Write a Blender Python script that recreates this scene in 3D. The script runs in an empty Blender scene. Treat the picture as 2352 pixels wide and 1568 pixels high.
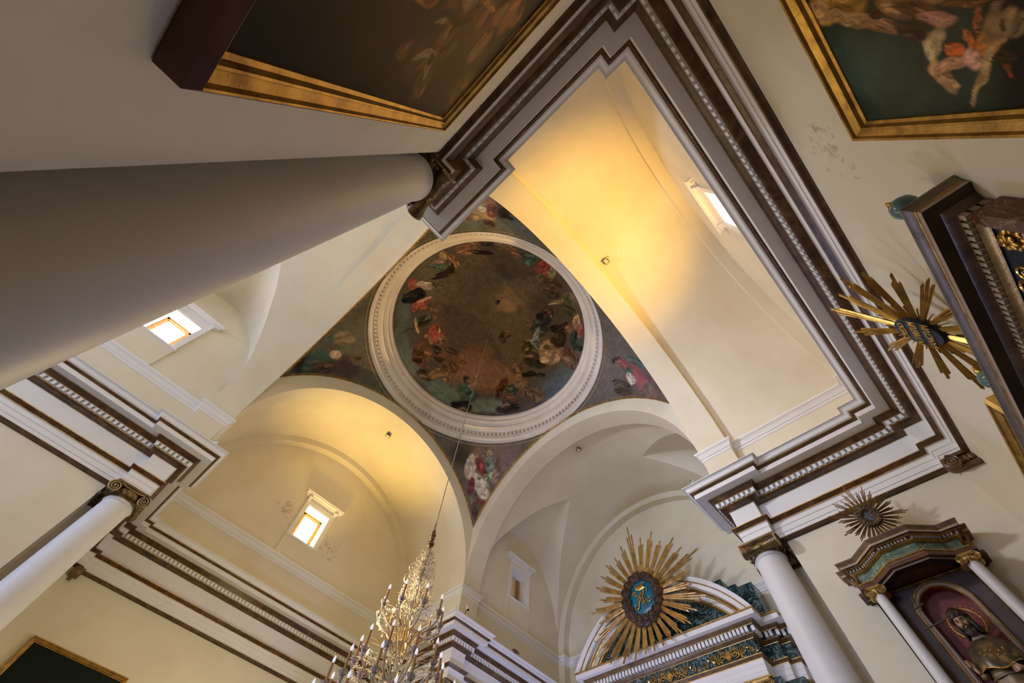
import bpy, bmesh, math, random
import numpy as np
from mathutils import Matrix, Vector, noise
from mathutils.geometry import tessellate_polygon
PI = math.pi
C = bpy.context.scene.collection
sc = bpy.context.scene
# ------------------------------------------------------------------ camera
R = [[0.675817, -0.734326, 0.063533], [0.680292, 0.588261, -0.437210], [0.283681, 0.338695, 0.897113]]
K = 8.0                                   # metres per unit of the plan
def V(x, y, z): return (K*x, K*y, K*z+1.5)   # plan units above the eye -> metres above the floor
cam = bpy.data.objects.new('camera', bpy.data.cameras.new('camera'))
C.objects.link(cam)
cam.data.sensor_width = 36.0
cam.data.lens = 14.0
cam.data.clip_end = 200
cam.matrix_world = Matrix(((R[0][0], -R[1][0], -R[2][0], 0), (R[0][1], -R[1][1], -R[2][1], 0), (R[0][2], -R[1][2], -R[2][2], 1.5), (0, 0, 0, 1)))
sc.camera = cam
# ------------------------------------------------------------------ world, exposure
w = bpy.data.worlds.new('world'); sc.world = w; w.use_nodes = True
w.node_tree.nodes['Background'].inputs[0].default_value = (.75, .85, 1, 1)
w.node_tree.nodes['Background'].inputs[1].default_value = 1.0
vs = sc.view_settings
vs.view_transform = 'Standard'; vs.look = 'None'; vs.gamma = 1; vs.use_curve_mapping = False
vs.exposure = -0.08
# ------------------------------------------------------------------ plan constants
CX, CY = 0.53797, 0.86283
YE = -0.2316                              # cornice lip of the near end wall
def light(name, kind, loc, energy, col, target=None, **kw):
    l = bpy.data.lights.new(name, kind); l.energy = energy; l.color = col
    for a, v in kw.items(): setattr(l, a, v)
    o = bpy.data.objects.new(name, l); C.objects.link(o); o.location = loc
    if target is not None:
        o.rotation_euler = (Vector(target)-Vector(loc)).to_track_quat('-Z', 'Y').to_euler()
    return o
WARM = (1.0, .55, .085); SOFTW = (1.0, .80, .52); DAY = (.80, .88, 1.0)
light('vault_glow_south', 'SPOT', V(.62, -.225, 1.03), 2500, WARM, V(.42, .12, 1.76), spot_size=math.radians(85), spot_blend=1.0, shadow_soft_size=.10)
light('vault_glow_north', 'SPOT', V(.62, 1.925, 1.03), 1700, (1.0, .64, .16), V(.50, 1.58, 1.78), spot_size=math.radians(95), spot_blend=1.0, shadow_soft_size=.10)
light('crossing_light', 'POINT', V(.47, 1.00, .60), 320, (1.0, .81, .42), shadow_soft_size=1.1)  # added unseen light hanging in mid-air, no fixture belongs to it
light('nave_window_light', 'AREA', V(-.50, CY+.55, 1.36), 270, (.74, .80, 1.0), V(1.17, .08, 1.22), shape='RECTANGLE', size=1.1, size_y=1.1, spread=math.radians(75))
light('altar_blue_fill', 'POINT', V(1.42, 1.15, .30), 620, (.44, .50, 1.0), shadow_soft_size=.35)  # added unseen fill that turns the apse wall blue, no window behind it
light('far_transept_fill', 'POINT', V(.50, 1.60, .45), 130, (1.0, .84, .38), shadow_soft_size=.4)  # added unseen warm fill for the lower far walls, stands for no fixture
light('nave_daylight', 'AREA', V(-2.6, CY, .85), 2500, (.48, .60, 1.0), V(1.5, CY, .85), shape='RECTANGLE', size=8, size_y=6)

# ------------------------------------------------------------------ helpers
def lin(h):
    if isinstance(h, str):
        v = [int(h[i:i+2], 16)/255 for i in (0, 2, 4)]
        return tuple(a/12.92 if a <= .04045 else ((a+.055)/1.055)**2.4 for a in v)
    return tuple(h)
class MB:
    def __init__(s): s.v = []; s.f = []; s.m = []
    def add(s, vs, fs, mi=0, M=None):
        b = len(s.v)
        if M is not None: vs = [tuple(M @ Vector(p)) for p in vs]
        s.v += [tuple(p) for p in vs]
        for k, f in enumerate(fs):
            s.f.append(tuple(b+i for i in f)); s.m.append(mi[k] if isinstance(mi, (list, tuple)) else mi)
        return s
    def quad(s, a, b, c, d, mi=0): return s.add([a, b, c, d], [(0, 1, 2, 3)], mi)
    def box(s, x0, y0, z0, x1, y1, z1, mi=0, M=None, bev=0):
        vs = [(x, y, z) for x in (x0, x1) for y in (y0, y1) for z in (z0, z1)]
        return s.add(vs, [(0, 1, 3, 2), (4, 6, 7, 5), (0, 4, 5, 1), (2, 3, 7, 6), (0, 2, 6, 4), (1, 5, 7, 3)], mi, M)
    def grid(s, rows, mi=0, closed_u=False, closed_v=False, M=None):
        n = len(rows); m = len(rows[0]); vs = [p for r in rows for p in r]; fs = []
        for i in range(n if closed_v else n-1):
            for j in range(m if closed_u else m-1):
                fs.append((i*m+j, i*m+(j+1) % m, ((i+1) % n)*m+(j+1) % m, ((i+1) % n)*m+j))
        if isinstance(mi, (list, tuple)):
            mm = m if closed_u else m-1
            mi = [mi[k // mm] for k in range(len(fs))]
        return s.add(vs, fs, mi, M)
    def lathe(s, prof, n=32, mi=0, M=None, a0=0, a1=2*PI, axis='z'):
        full = abs(a1-a0-2*PI) < 1e-6; k = n if full else n+1
        rows = []
        for (r, z) in prof:
            rows.append([(r*math.cos(a0+(a1-a0)*j/n), r*math.sin(a0+(a1-a0)*j/n), z) for j in range(k)])
        if axis == 'y': rows = [[(x, z, y) for (x, y, z) in r] for r in rows]
        if axis == 'x': rows = [[(z, x, y) for (x, y, z) in r] for r in rows]
        return s.grid(rows, mi, closed_u=full, M=M)
    def tube(s, pts, r, n=8, mi=0, M=None, cap=True, flat=1.0):
        pts = [Vector(p) for p in pts]; rows = []; up = Vector((0, 0, 1)); prev = None
        for i, p in enumerate(pts):
            t = (pts[min(i+1, len(pts)-1)]-pts[max(i-1, 0)])
            t = t.normalized() if t.length > 1e-9 else Vector((0, 0, 1))
            if prev is None:
                a = t.cross(up)
                if a.length < .05: a = t.cross(Vector((1, 0, 0)))
            else: a = prev - t*prev.dot(t)
            a.normalize(); prev = a; b = t.cross(a)
            rr = r[i] if isinstance(r, (list, tuple)) else r
            rows.append([tuple(p+a*rr*math.cos(2*PI*j/n)+b*rr*flat*math.sin(2*PI*j/n)) for j in range(n)])
        s.grid(rows, mi, closed_u=True, M=M)
        if cap:
            for row in (rows[0], rows[-1]): s.add(row, [tuple(range(n))], mi, M)
        return s
    def sphere(s, c, r, n=12, m=8, mi=0, M=None, sc3=(1, 1, 1)):
        rows = [[(c[0]+r*sc3[0]*math.sin(PI*i/m)*math.cos(2*PI*j/n), c[1]+r*sc3[1]*math.sin(PI*i/m)*math.sin(2*PI*j/n), c[2]+r*sc3[2]*math.cos(PI*i/m)) for j in range(n)] for i in range(m+1)]
        return s.grid(rows, mi, closed_u=True, M=M)
    def extr(s, poly, y0, y1, mi=0, M=None, side=None):
        # poly in local x,z ; extruded along y (front y0)
        n = len(poly); vs = [(x, y0, z) for x, z in poly]+[(x, y1, z) for x, z in poly]
        tri = tessellate_polygon([[Vector((x, z, 0)) for x, z in poly]])
        fs = [tuple(t) for t in tri]+[tuple(n+i for i in t) for t in tri]; k = len(fs)
        fs += [(i, (i+1) % n, n+(i+1) % n, n+i) for i in range(n)]
        return s.add(vs, fs, [mi]*k+[mi if side is None else side]*n, M)
    def build(s, name, mats, parent=None, smooth=None, loc=None):
        me = bpy.data.meshes.new(name); me.from_pydata(s.v, [], s.f); me.validate(clean_customdata=False)
        if not isinstance(mats, (list, tuple)): mats = [mats]
        for m in mats: me.materials.append(m)
        if len(me.polygons) == len(s.m): me.polygons.foreach_set('material_index', s.m)
        bm = bmesh.new(); bm.from_mesh(me)
        bmesh.ops.remove_doubles(bm, verts=bm.verts, dist=1e-5)
        bmesh.ops.recalc_face_normals(bm, faces=bm.faces)
        bm.to_mesh(me); bm.free()
        if smooth is not None:
            me.polygons.foreach_set('use_smooth', [True]*len(me.polygons))
            try: me.set_sharp_from_angle(angle=math.radians(smooth))
            except Exception: pass
        o = bpy.data.objects.new(name, me); C.objects.link(o)
        if parent is not None: o.parent = parent
        if loc is not None: o.location = loc
        return o
def struct(o): o['kind'] = 'structure'; return o
def tag(o, label, cat, group=None):
    o['label'] = label; o['category'] = cat
    if group: o['group'] = group
    return o
def thing(name, label, cat, loc=(0, 0, 0), rz=0, group=None, rot=None):
    o = bpy.data.objects.new(name, None); C.objects.link(o); o.location = loc
    o.rotation_euler = rot if rot is not None else (0, 0, rz)
    o.empty_display_size = .2
    return tag(o, label, cat, group)
def kids(o): return [c for c in bpy.data.objects if c.parent == o]
def dup(root, label, loc=None, rz=None):
    r = root.copy(); C.objects.link(r); r['label'] = label
    if loc is not None: r.location = loc
    if rz is not None: r.rotation_euler = (0, 0, rz)
    for ch in kids(root):
        c = ch.copy(); C.objects.link(c); c.parent = r
        for g in kids(ch):
            d = g.copy(); C.objects.link(d); d.parent = c
    return r
# ------------------------------------------------------------------ materials
def newmat(name):
    m = bpy.data.materials.new(name); m.use_nodes = True
    return m, m.node_tree, m.node_tree.nodes['Principled BSDF']
def coords(nt, scale=1.0, sc3=None):
    g = nt.nodes.new('ShaderNodeNewGeometry'); mp = nt.nodes.new('ShaderNodeMapping')
    mp.inputs['Scale'].default_value = sc3 or (scale,)*3
    nt.links.new(g.outputs['Position'], mp.inputs[0]); return mp.outputs[0]
def ramp(nt, fac, stops):
    r = nt.nodes.new('ShaderNodeValToRGB')
    while len(r.color_ramp.elements) < len(stops): r.color_ramp.elements.new(.5)
    for e, (p, c) in zip(r.color_ramp.elements, stops): e.position = p; e.color = (*lin(c), 1)
    nt.links.new(fac, r.inputs[0]); return r.outputs[0]
def nz(nt, co, scale, detail=4, rough=.55, dist=0):
    n = nt.nodes.new('ShaderNodeTexNoise'); n.inputs['Scale'].default_value = scale; n.inputs['Detail'].default_value = detail
    n.inputs['Roughness'].default_value = rough; n.inputs['Distortion'].default_value = dist
    nt.links.new(co, n.inputs['Vector']); return n.outputs['Fac']
def bump(nt, b, h, dist=.01, st=.3):
    n = nt.nodes.new('ShaderNodeBump'); n.inputs['Distance'].default_value = dist; n.inputs['Strength'].default_value = st
    nt.links.new(h, n.inputs['Height']); nt.links.new(n.outputs[0], b.inputs['Normal'])
def noisy(name, stops, scale=2.0, rough=.6, metal=0, detail=5, bmp=.2, bd=.01, dist=0, sc3=None):
    m, nt, b = newmat(name); co = coords(nt, 1, sc3); f = nz(nt, co, scale, detail, .6, dist)
    nt.links.new(ramp(nt, f, stops), b.inputs['Base Color'])
    b.inputs['Roughness'].default_value = rough; b.inputs['Metallic'].default_value = metal
    if bmp: bump(nt, b, nz(nt, co, scale*6, 3), bd, bmp)
    return m
def plaster(name, base, dark, stains=()):
    m, nt, b = newmat(name); co = coords(nt)
    f = nz(nt, co, .55, 6, .6)
    col = ramp(nt, f, [(.3, dark), (.62, base)])
    b.inputs['Roughness'].default_value = .75
    for (cpt, rad) in stains:          # flaked, damp patches with a shape of their own
        vm = nt.nodes.new('ShaderNodeVectorMath'); vm.operation = 'DISTANCE'; nt.links.new(co, vm.inputs[0]); vm.inputs[1].default_value = cpt
        mr = nt.nodes.new('ShaderNodeMapRange'); nt.links.new(vm.outputs['Value'], mr.inputs[0]); mr.inputs[1].default_value = 0; mr.inputs[2].default_value = rad; mr.inputs[3].default_value = .16; mr.inputs[4].default_value = -.10
        ad = nt.nodes.new('ShaderNodeMath'); ad.operation = 'ADD'; nt.links.new(nz(nt, co, 5.5, 9, .72, .6), ad.inputs[0]); nt.links.new(mr.outputs[0], ad.inputs[1])
        k = ramp(nt, ad.outputs[0], [(.62, (0, 0, 0)), (.70, (.6, .6, .6))])
        mx = nt.nodes.new('ShaderNodeMix'); mx.data_type = 'RGBA'; nt.links.new(k, mx.inputs[0]); nt.links.new(col, mx.inputs[6]); mx.inputs[7].default_value = (.34, .28, .20, 1); col = mx.outputs[2]
    nt.links.new(col, b.inputs['Base Color'])
    bump(nt, b, nz(nt, co, 9, 6, .65), .01, .25)
    return m
PLA = plaster('plaster_cream', (.78, .71, .54), (.70, .62, .45))
STN = plaster('plaster_stained_near', (.78, .71, .54), (.70, .62, .45), [((2.38, -2.55, 7.15), 1.0)])
STF = plaster('plaster_stained_far', (.78, .71, .54), (.70, .62, .45), [((3.05, 16.25, 12.5), 1.15), ((5.45, 16.25, 12.1), 1.1)])
PLW = plaster('plaster_white', (.84, .81, .77), (.79, .75, .70))

SHAFT = noisy('painted_shaft', [(.3, (.66, .63, .60)), (.7, (.76, .73, .70))], .5, .45, bmp=.08)
BROWN = noisy('painted_brown', [(.25, (.035, .016, .006)), (.5, (.095, .045, .016)), (.75, (.20, .105, .035))], 3.0, .33, bmp=.3, dist=1.2)
GOLD = noisy('dull_gilding', [(.3, (.22, .12, .03)), (.6, (.55, .34, .09)), (.8, (.72, .48, .15))], 7, .34, metal=.75, bmp=.3)
GOLDB = noisy('bright_gilding', [(.3, (.50, .30, .07)), (.7, (.95, .62, .18))], 6, .22, metal=.9, bmp=.2)
OLDGOLD = noisy('worn_bronze_gilding', [(.3, (.06, .037, .014)), (.55, (.20, .125, .045)), (.8, (.36, .23, .08))], 5, .3, metal=.55, bmp=.5)
FRAMEG = noisy('picture_gilding', [(.3, (.28, .15, .03)), (.6, (.62, .37, .08)), (.8, (.80, .52, .14))], 6, .36, metal=.6, bmp=.25)
WOODR = noisy('red_brown_wood', [(.3, (.06, .018, .007)), (.7, (.15, .05, .02))], 3, .45, bmp=.3)
WOODD = noisy('dark_cloud_wood', [(.3, (.035, .018, .010)), (.7, (.11, .06, .035))], 5, .42, bmp=.3)
WOODW = noisy('warm_window_wood', [(.3, (.42, .20, .06)), (.7, (.60, .32, .10))], 4, .45, bmp=.2)
DARK = noisy('dark_recess', [(.3, (.012, .008, .006)), (.7, (.03, .02, .015))], 3, .6, bmp=0)
def marble(name, stops, vein, scale=1.2, rough=.18, vs_=.9):
    m, nt, b = newmat(name); co = coords(nt)
    f = nz(nt, co, scale, 8, .65, 1.5); base = ramp(nt, f, stops)
    f2 = nz(nt, co, scale*vs_, 9, .62, 2.2)
    ab = nt.nodes.new('ShaderNodeMath'); ab.operation = 'SUBTRACT'; ab.inputs[1].default_value = .5; nt.links.new(f2, ab.inputs[0])
    a2 = nt.nodes.new('ShaderNodeMath'); a2.operation = 'ABSOLUTE'; nt.links.new(ab.outputs[0], a2.inputs[0])
    vm = ramp(nt, a2.outputs[0], [(0, (1, 1, 1)), (.012, (.25, .25, .25)), (.03, (0, 0, 0))])
    mx = nt.nodes.new('ShaderNodeMix'); mx.data_type = 'RGBA'
    nt.links.new(vm, mx.inputs[0]); nt.links.new(base, mx.inputs[6]); mx.inputs[7].default_value = (*lin(vein), 1)
    nt.links.new(mx.outputs[2], b.inputs['Base Color']); b.inputs['Roughness'].default_value = rough
    return m
MGREEN = marble('green_marble', [(.3, (.004, .016, .018)), (.7, (.012, .05, .052))], (.30, .42, .42), 2.2)
MPALEG = marble('pale_green_marble', [(.3, (.05, .10, .07)), (.7, (.17, .24, .17))], (.42, .45, .36), 2.5, .25)
MRED = marble('red_marble', [(.3, (.06, .015, .008)), (.7, (.16, .045, .022))], (.40, .26, .14), 3.0)
def flat(name, col, rough=.5, metal=0, emit=None, st=0, trans=0):
    m, nt, b = newmat(name); b.inputs['Base Color'].default_value = (*lin(col), 1)
    b.inputs['Roughness'].default_value = rough; b.inputs['Metallic'].default_value = metal
    if emit is not None:
        b.inputs['Emission Color'].default_value = (*lin(emit), 1); b.inputs['Emission Strength'].default_value = st
    if trans: b.inputs['Transmission Weight'].default_value = trans
    return m
BLUEP = noisy('blue_enamel', [(.3, (.0, .10, .19)), (.7, (.0, .19, .31))], 2.5, .3, bmp=.15)
NAVY = noisy('navy_paint', [(.3, (.010, .018, .032)), (.7, (.022, .035, .058))], 3, .4, bmp=.1)
BLACK = flat('black_metal', (.012, .012, .012), .4)
WHITEP = flat('white_housing', (.75, .74, .71), .4)
GLASSL = flat('lamp_glass', (.75, .66, .42), .25)
def window_mat(name, col, st):
    return flat(name, (.8, .8, .8), .5, emit=col, st=st)
def paintmat(name, gain=1.0, rough=.5, nscale=6, namp=.5, spec=.5):
    m, nt, b = newmat(name); b.inputs['Specular IOR Level'].default_value = spec; a = nt.nodes.new('ShaderNodeAttribute'); a.attribute_name = 'Col'
    co = coords(nt); f = nz(nt, co, nscale, 6, .7, 1.0)
    r = ramp(nt, f, [(.3, (1-namp,)*3), (.7, (1+namp*.2,)*3)])
    mm = nt.nodes.new('ShaderNodeMix'); mm.data_type = 'RGBA'; mm.blend_type = 'MULTIPLY'; mm.inputs[0].default_value = 1
    nt.links.new(a.outputs['Color'], mm.inputs[6]); nt.links.new(r, mm.inputs[7])
    nt.links.new(mm.outputs[2], b.inputs['Base Color']); b.inputs['Roughness'].default_value = rough
    return m
# numpy painter: soft warped ellipses over a ground colour, in the surface's own coordinates
def vnoise(u, v, s, seed):
    x = u*s; y = v*s; xi = np.floor(x).astype(int); yi = np.floor(y).astype(int); fx = x-xi; fy = y-yi
    fx = fx*fx*(3-2*fx); fy = fy*fy*(3-2*fy)
    def h(a, b):
        n = (a*374761393 + b*668265263 + seed*1442695041) & 0xffffffff
        n = ((n ^ (n >> 13))*1274126177) & 0xffffffff
        return ((n ^ (n >> 16)) & 0xffff)/65535.0
    return (h(xi, yi)*(1-fx)+h(xi+1, yi)*fx)*(1-fy)+(h(xi, yi+1)*(1-fx)+h(xi+1, yi+1)*fx)*fy
def paint(u, v, ground, layers, warp, wscale, gain=1.0, seed=1, sat=.62):
    u = np.asarray(u, float); v = np.asarray(v, float)
    n1 = vnoise(u, v, wscale, seed)+.5*vnoise(u, v, wscale*2.1, seed+1)-.75
    n2 = vnoise(u, v, wscale, seed+2)+.5*vnoise(u, v, wscale*2.1, seed+3)-.75
    uu = u+warp*n1; vv = v+warp*n2
    col = np.tile(np.array(lin(ground)), (len(u), 1))
    for els, soft in layers:
        for (x, y, ax, ay, bx, by, c) in els:
            det = ax*by-ay*bx
            if abs(det) < 1e-9: continue
            dx = uu-x; dy = vv-y
            a = (dx*by-dy*bx)/det; b = (ax*dy-ay*dx)/det
            d = np.sqrt(a*a+b*b)
            k = np.clip((1+soft-d)/(2*soft), 0, 1); k = k*k*(3-2*k)
            # folds: light and dark strokes along the long side of each patch, part of the painting
            fold = 1+.25*np.sin(5.5*b+2*a+5*(n1+n2)) if soft < .3 else 1.0
            cc = np.array(lin(c))[None, :]*(np.asarray(fold).reshape(-1, 1) if soft < .3 else 1.0)
            col = col*(1-k[:, None])+cc*k[:, None]
    lum = col @ np.array([.3, .5, .2]); col = lum[:, None]*(1-sat)+col*sat
    return np.clip(col*gain, 0, 1)
def setcol(me, cols):
    a = me.color_attributes.new('Col', 'FLOAT_COLOR', 'POINT')
    d = np.ones((len(me.vertices), 4), dtype=np.float32); d[:, :3] = cols; a.data.foreach_set('color', d.ravel())
def detail(els, seed, big=.5, k=3):
    """small strokes on each painted figure: heads, hands, folds, shadows"""
    rnd = random.Random(seed); out = []
    for e in els:
        out.append(e); x, y, ax, ay, bx, by, c = e; rgb = lin(c)
        if math.hypot(ax, ay)*math.hypot(bx, by) > big: continue
        for i in range(k):
            s, t = rnd.uniform(-.75, .75), rnd.uniform(-.75, .75); f = rnd.choice((.5, .62, .75, 1.2, 1.35)) if max(rgb) > .25 else rnd.choice((.3, .5, .65, 1.5, 1.9, 2.4)); q = rnd.uniform(.16, .34); w = rnd.uniform(.3, .6); th = rnd.uniform(-.7, .7)
            a2 = (ax*math.cos(th)+bx*math.sin(th), ay*math.cos(th)+by*math.sin(th)); b2 = (bx*math.cos(th)-ax*math.sin(th), by*math.cos(th)-ay*math.sin(th))
            col = tuple(min(1, v*f) for v in rgb) if rnd.random() > .16 else (.17, .095, .05)
            out.append((x+ax*s+bx*t, y+ay*s+by*t, a2[0]*q*1.5, a2[1]*q*1.5, b2[0]*q*w*1.5, b2[1]*q*w*1.5, col))
    return out
def painted(name, rows, mat_, uvrows, ground, layers, warp, ws, gain, seed, parent=None, closed=False, smooth=60, sat=.62):
    m = len(rows[0]); vs = [p for r in rows for p in r]; fs = []
    for i in range(len(rows)-1):
        for j in range(m if closed else m-1): fs.append((i*m+j, i*m+(j+1) % m, (i+1)*m+(j+1) % m, (i+1)*m+j))
    me = bpy.data.meshes.new(name); me.from_pydata(vs, [], fs); me.materials.append(mat_)
    uv = [q for r in uvrows for q in r]
    setcol(me, paint([q[0] for q in uv], [q[1] for q in uv], ground, layers, warp, ws, gain, seed, sat))
    me.polygons.foreach_set('use_smooth', [True]*len(me.polygons))
    o = bpy.data.objects.new(name, me); C.objects.link(o)
    if parent is not None: o.parent = parent
    return o
# ---- tuning values and special materials
WST = 32.0; GPEN = 1.5; GDOME = 2.7; GTR = 2.4; GTL = 2.0
RINGM = plaster('plaster_ring', (.74, .68, .60), (.60, .53, .46))
SUNG = noisy('sunburst_gilding', [(.3, (.40, .24, .07)), (.7, (.78, .54, .20))], 5, .3, metal=.7, bmp=.2)
SUNB = noisy('sunburst_gilding_deep', [(.3, (.28, .15, .03)), (.7, (.70, .42, .08))], 5, .28, metal=.7, bmp=.2)
SUNI = noisy('sunburst_bronze', [(.3, (.12, .06, .02)), (.7, (.42, .24, .09))], 5, .32, metal=.6, bmp=.3)
SCROLL = noisy('scroll_bronze', [(.3, (.30, .19, .085)), (.7, (.58, .41, .21))], 6, .4, metal=.2, bmp=.3)
BROWNC = noisy('capital_brown', [(.3, (.07, .035, .012)), (.7, (.20, .10, .035))], 4, .35, metal=.1, bmp=.3)
GOLDI = flat('emblem_bronze', (.16, .10, .06), .4, .3)
WOODI = noisy('bronze_cloud', [(.3, (.06, .035, .02)), (.7, (.24, .15, .08))], 6, .38, metal=.3, bmp=.3)
IHSLOC = (9.04, -.464, 7.284)
GOLDA = noisy('altar_gilding', [(.3, (.25, .14, .035)), (.7, (.58, .38, .12))], 6, .34, metal=.6, bmp=.25)
BROWNA = noisy('altar_brown', [(.3, (.08, .042, .016)), (.7, (.20, .12, .05))], 4, .35, metal=.2, bmp=.25)
GREYB = noisy('silver_brown', [(.3, (.15, .12, .085)), (.7, (.28, .23, .17))], 4, .4, metal=.3, bmp=.2)
GREYBR = noisy('brown_gilt_cornice', [(.3, (.10, .06, .035)), (.7, (.24, .15, .085))], 4, .4, metal=.3, bmp=.2)
PINKF = noisy('pinkish_paint', [(.3, (.34, .24, .18)), (.7, (.48, .36, .28))], 4, .5, bmp=.15)
PINKB = noisy('rosy_moulding', [(.3, (.28, .18, .14)), (.7, (.42, .29, .23))], 4, .4, bmp=.15)
DARKG = noisy('dark_soffit_paint', [(.3, (.04, .025, .012)), (.7, (.07, .045, .022))], 3, .5, bmp=0)
DENTT = noisy('tan_dentil', [(.3, (.42, .33, .22)), (.7, (.55, .44, .30))], 4, .5, bmp=.1)
WOODD2 = noisy('mauve_brown_board', [(.3, (.07, .045, .04)), (.7, (.13, .09, .08))], 3, .5, bmp=.1)
REDP = noisy('niche_red', [(.3, (.16, .035, .03)), (.7, (.26, .06, .05))], 3, .55, bmp=.1)
ROBE = noisy('statue_robe', [(.3, (.10, .07, .03)), (.55, (.22, .15, .07)), (.75, (.36, .26, .12))], 7, .4, metal=.15, bmp=.3)
CAPEM = noisy('statue_cape', [(.38, (.05, .035, .02)), (.55, (.10, .075, .035)), (.70, (.36, .23, .07))], 8, .28, metal=.3, bmp=.2)
COLLAR = noisy('statue_collar', [(.3, (.20, .16, .12)), (.7, (.38, .31, .22))], 8, .5, bmp=.2)
SKIN = noisy('painted_flesh', [(.3, (.40, .22, .12)), (.7, (.55, .33, .19))], 4, .35, bmp=.08)
LIPM = flat('painted_lips', (.42, .12, .08), .4)
EYEM = flat('painted_eye', (.5, .42, .34), .25)
HAIRM = noisy('dark_hair', [(.3, (.012, .007, .004)), (.7, (.05, .028, .014))], 20, .4, bmp=.5)
STAFFM = flat('dark_staff', (.045, .035, .025), .4)
STEELC = flat('cable_steel', (.30, .25, .18), .4, .5)
CANDLE = flat('brown_candle', (.42, .20, .055), .5)
BULB = flat('frosted_bulb', (.9, .9, .95), .3, emit=(.85, .85, 1.0), st=.55)
def glassm(name, col, rough=.08, trans=.75, metal=0):
    m, nt, b = newmat(name); b.inputs['Base Color'].default_value = (*col, 1); b.inputs['Roughness'].default_value = rough
    b.inputs['Transmission Weight'].default_value = trans; b.inputs['IOR'].default_value = 1.45; b.inputs['Metallic'].default_value = metal; return m
CRYST = glassm('clear_crystal', (.93, .85, .70), .05, .82)
CRYST2 = glassm('smoky_crystal', (.75, .68, .58), .08, .7)
CRYSTG = glassm('amber_crystal', (.85, .62, .28), .08, .6)
CRYSTA = glassm('mauve_glass', (.62, .54, .52), .10, .55)
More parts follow.
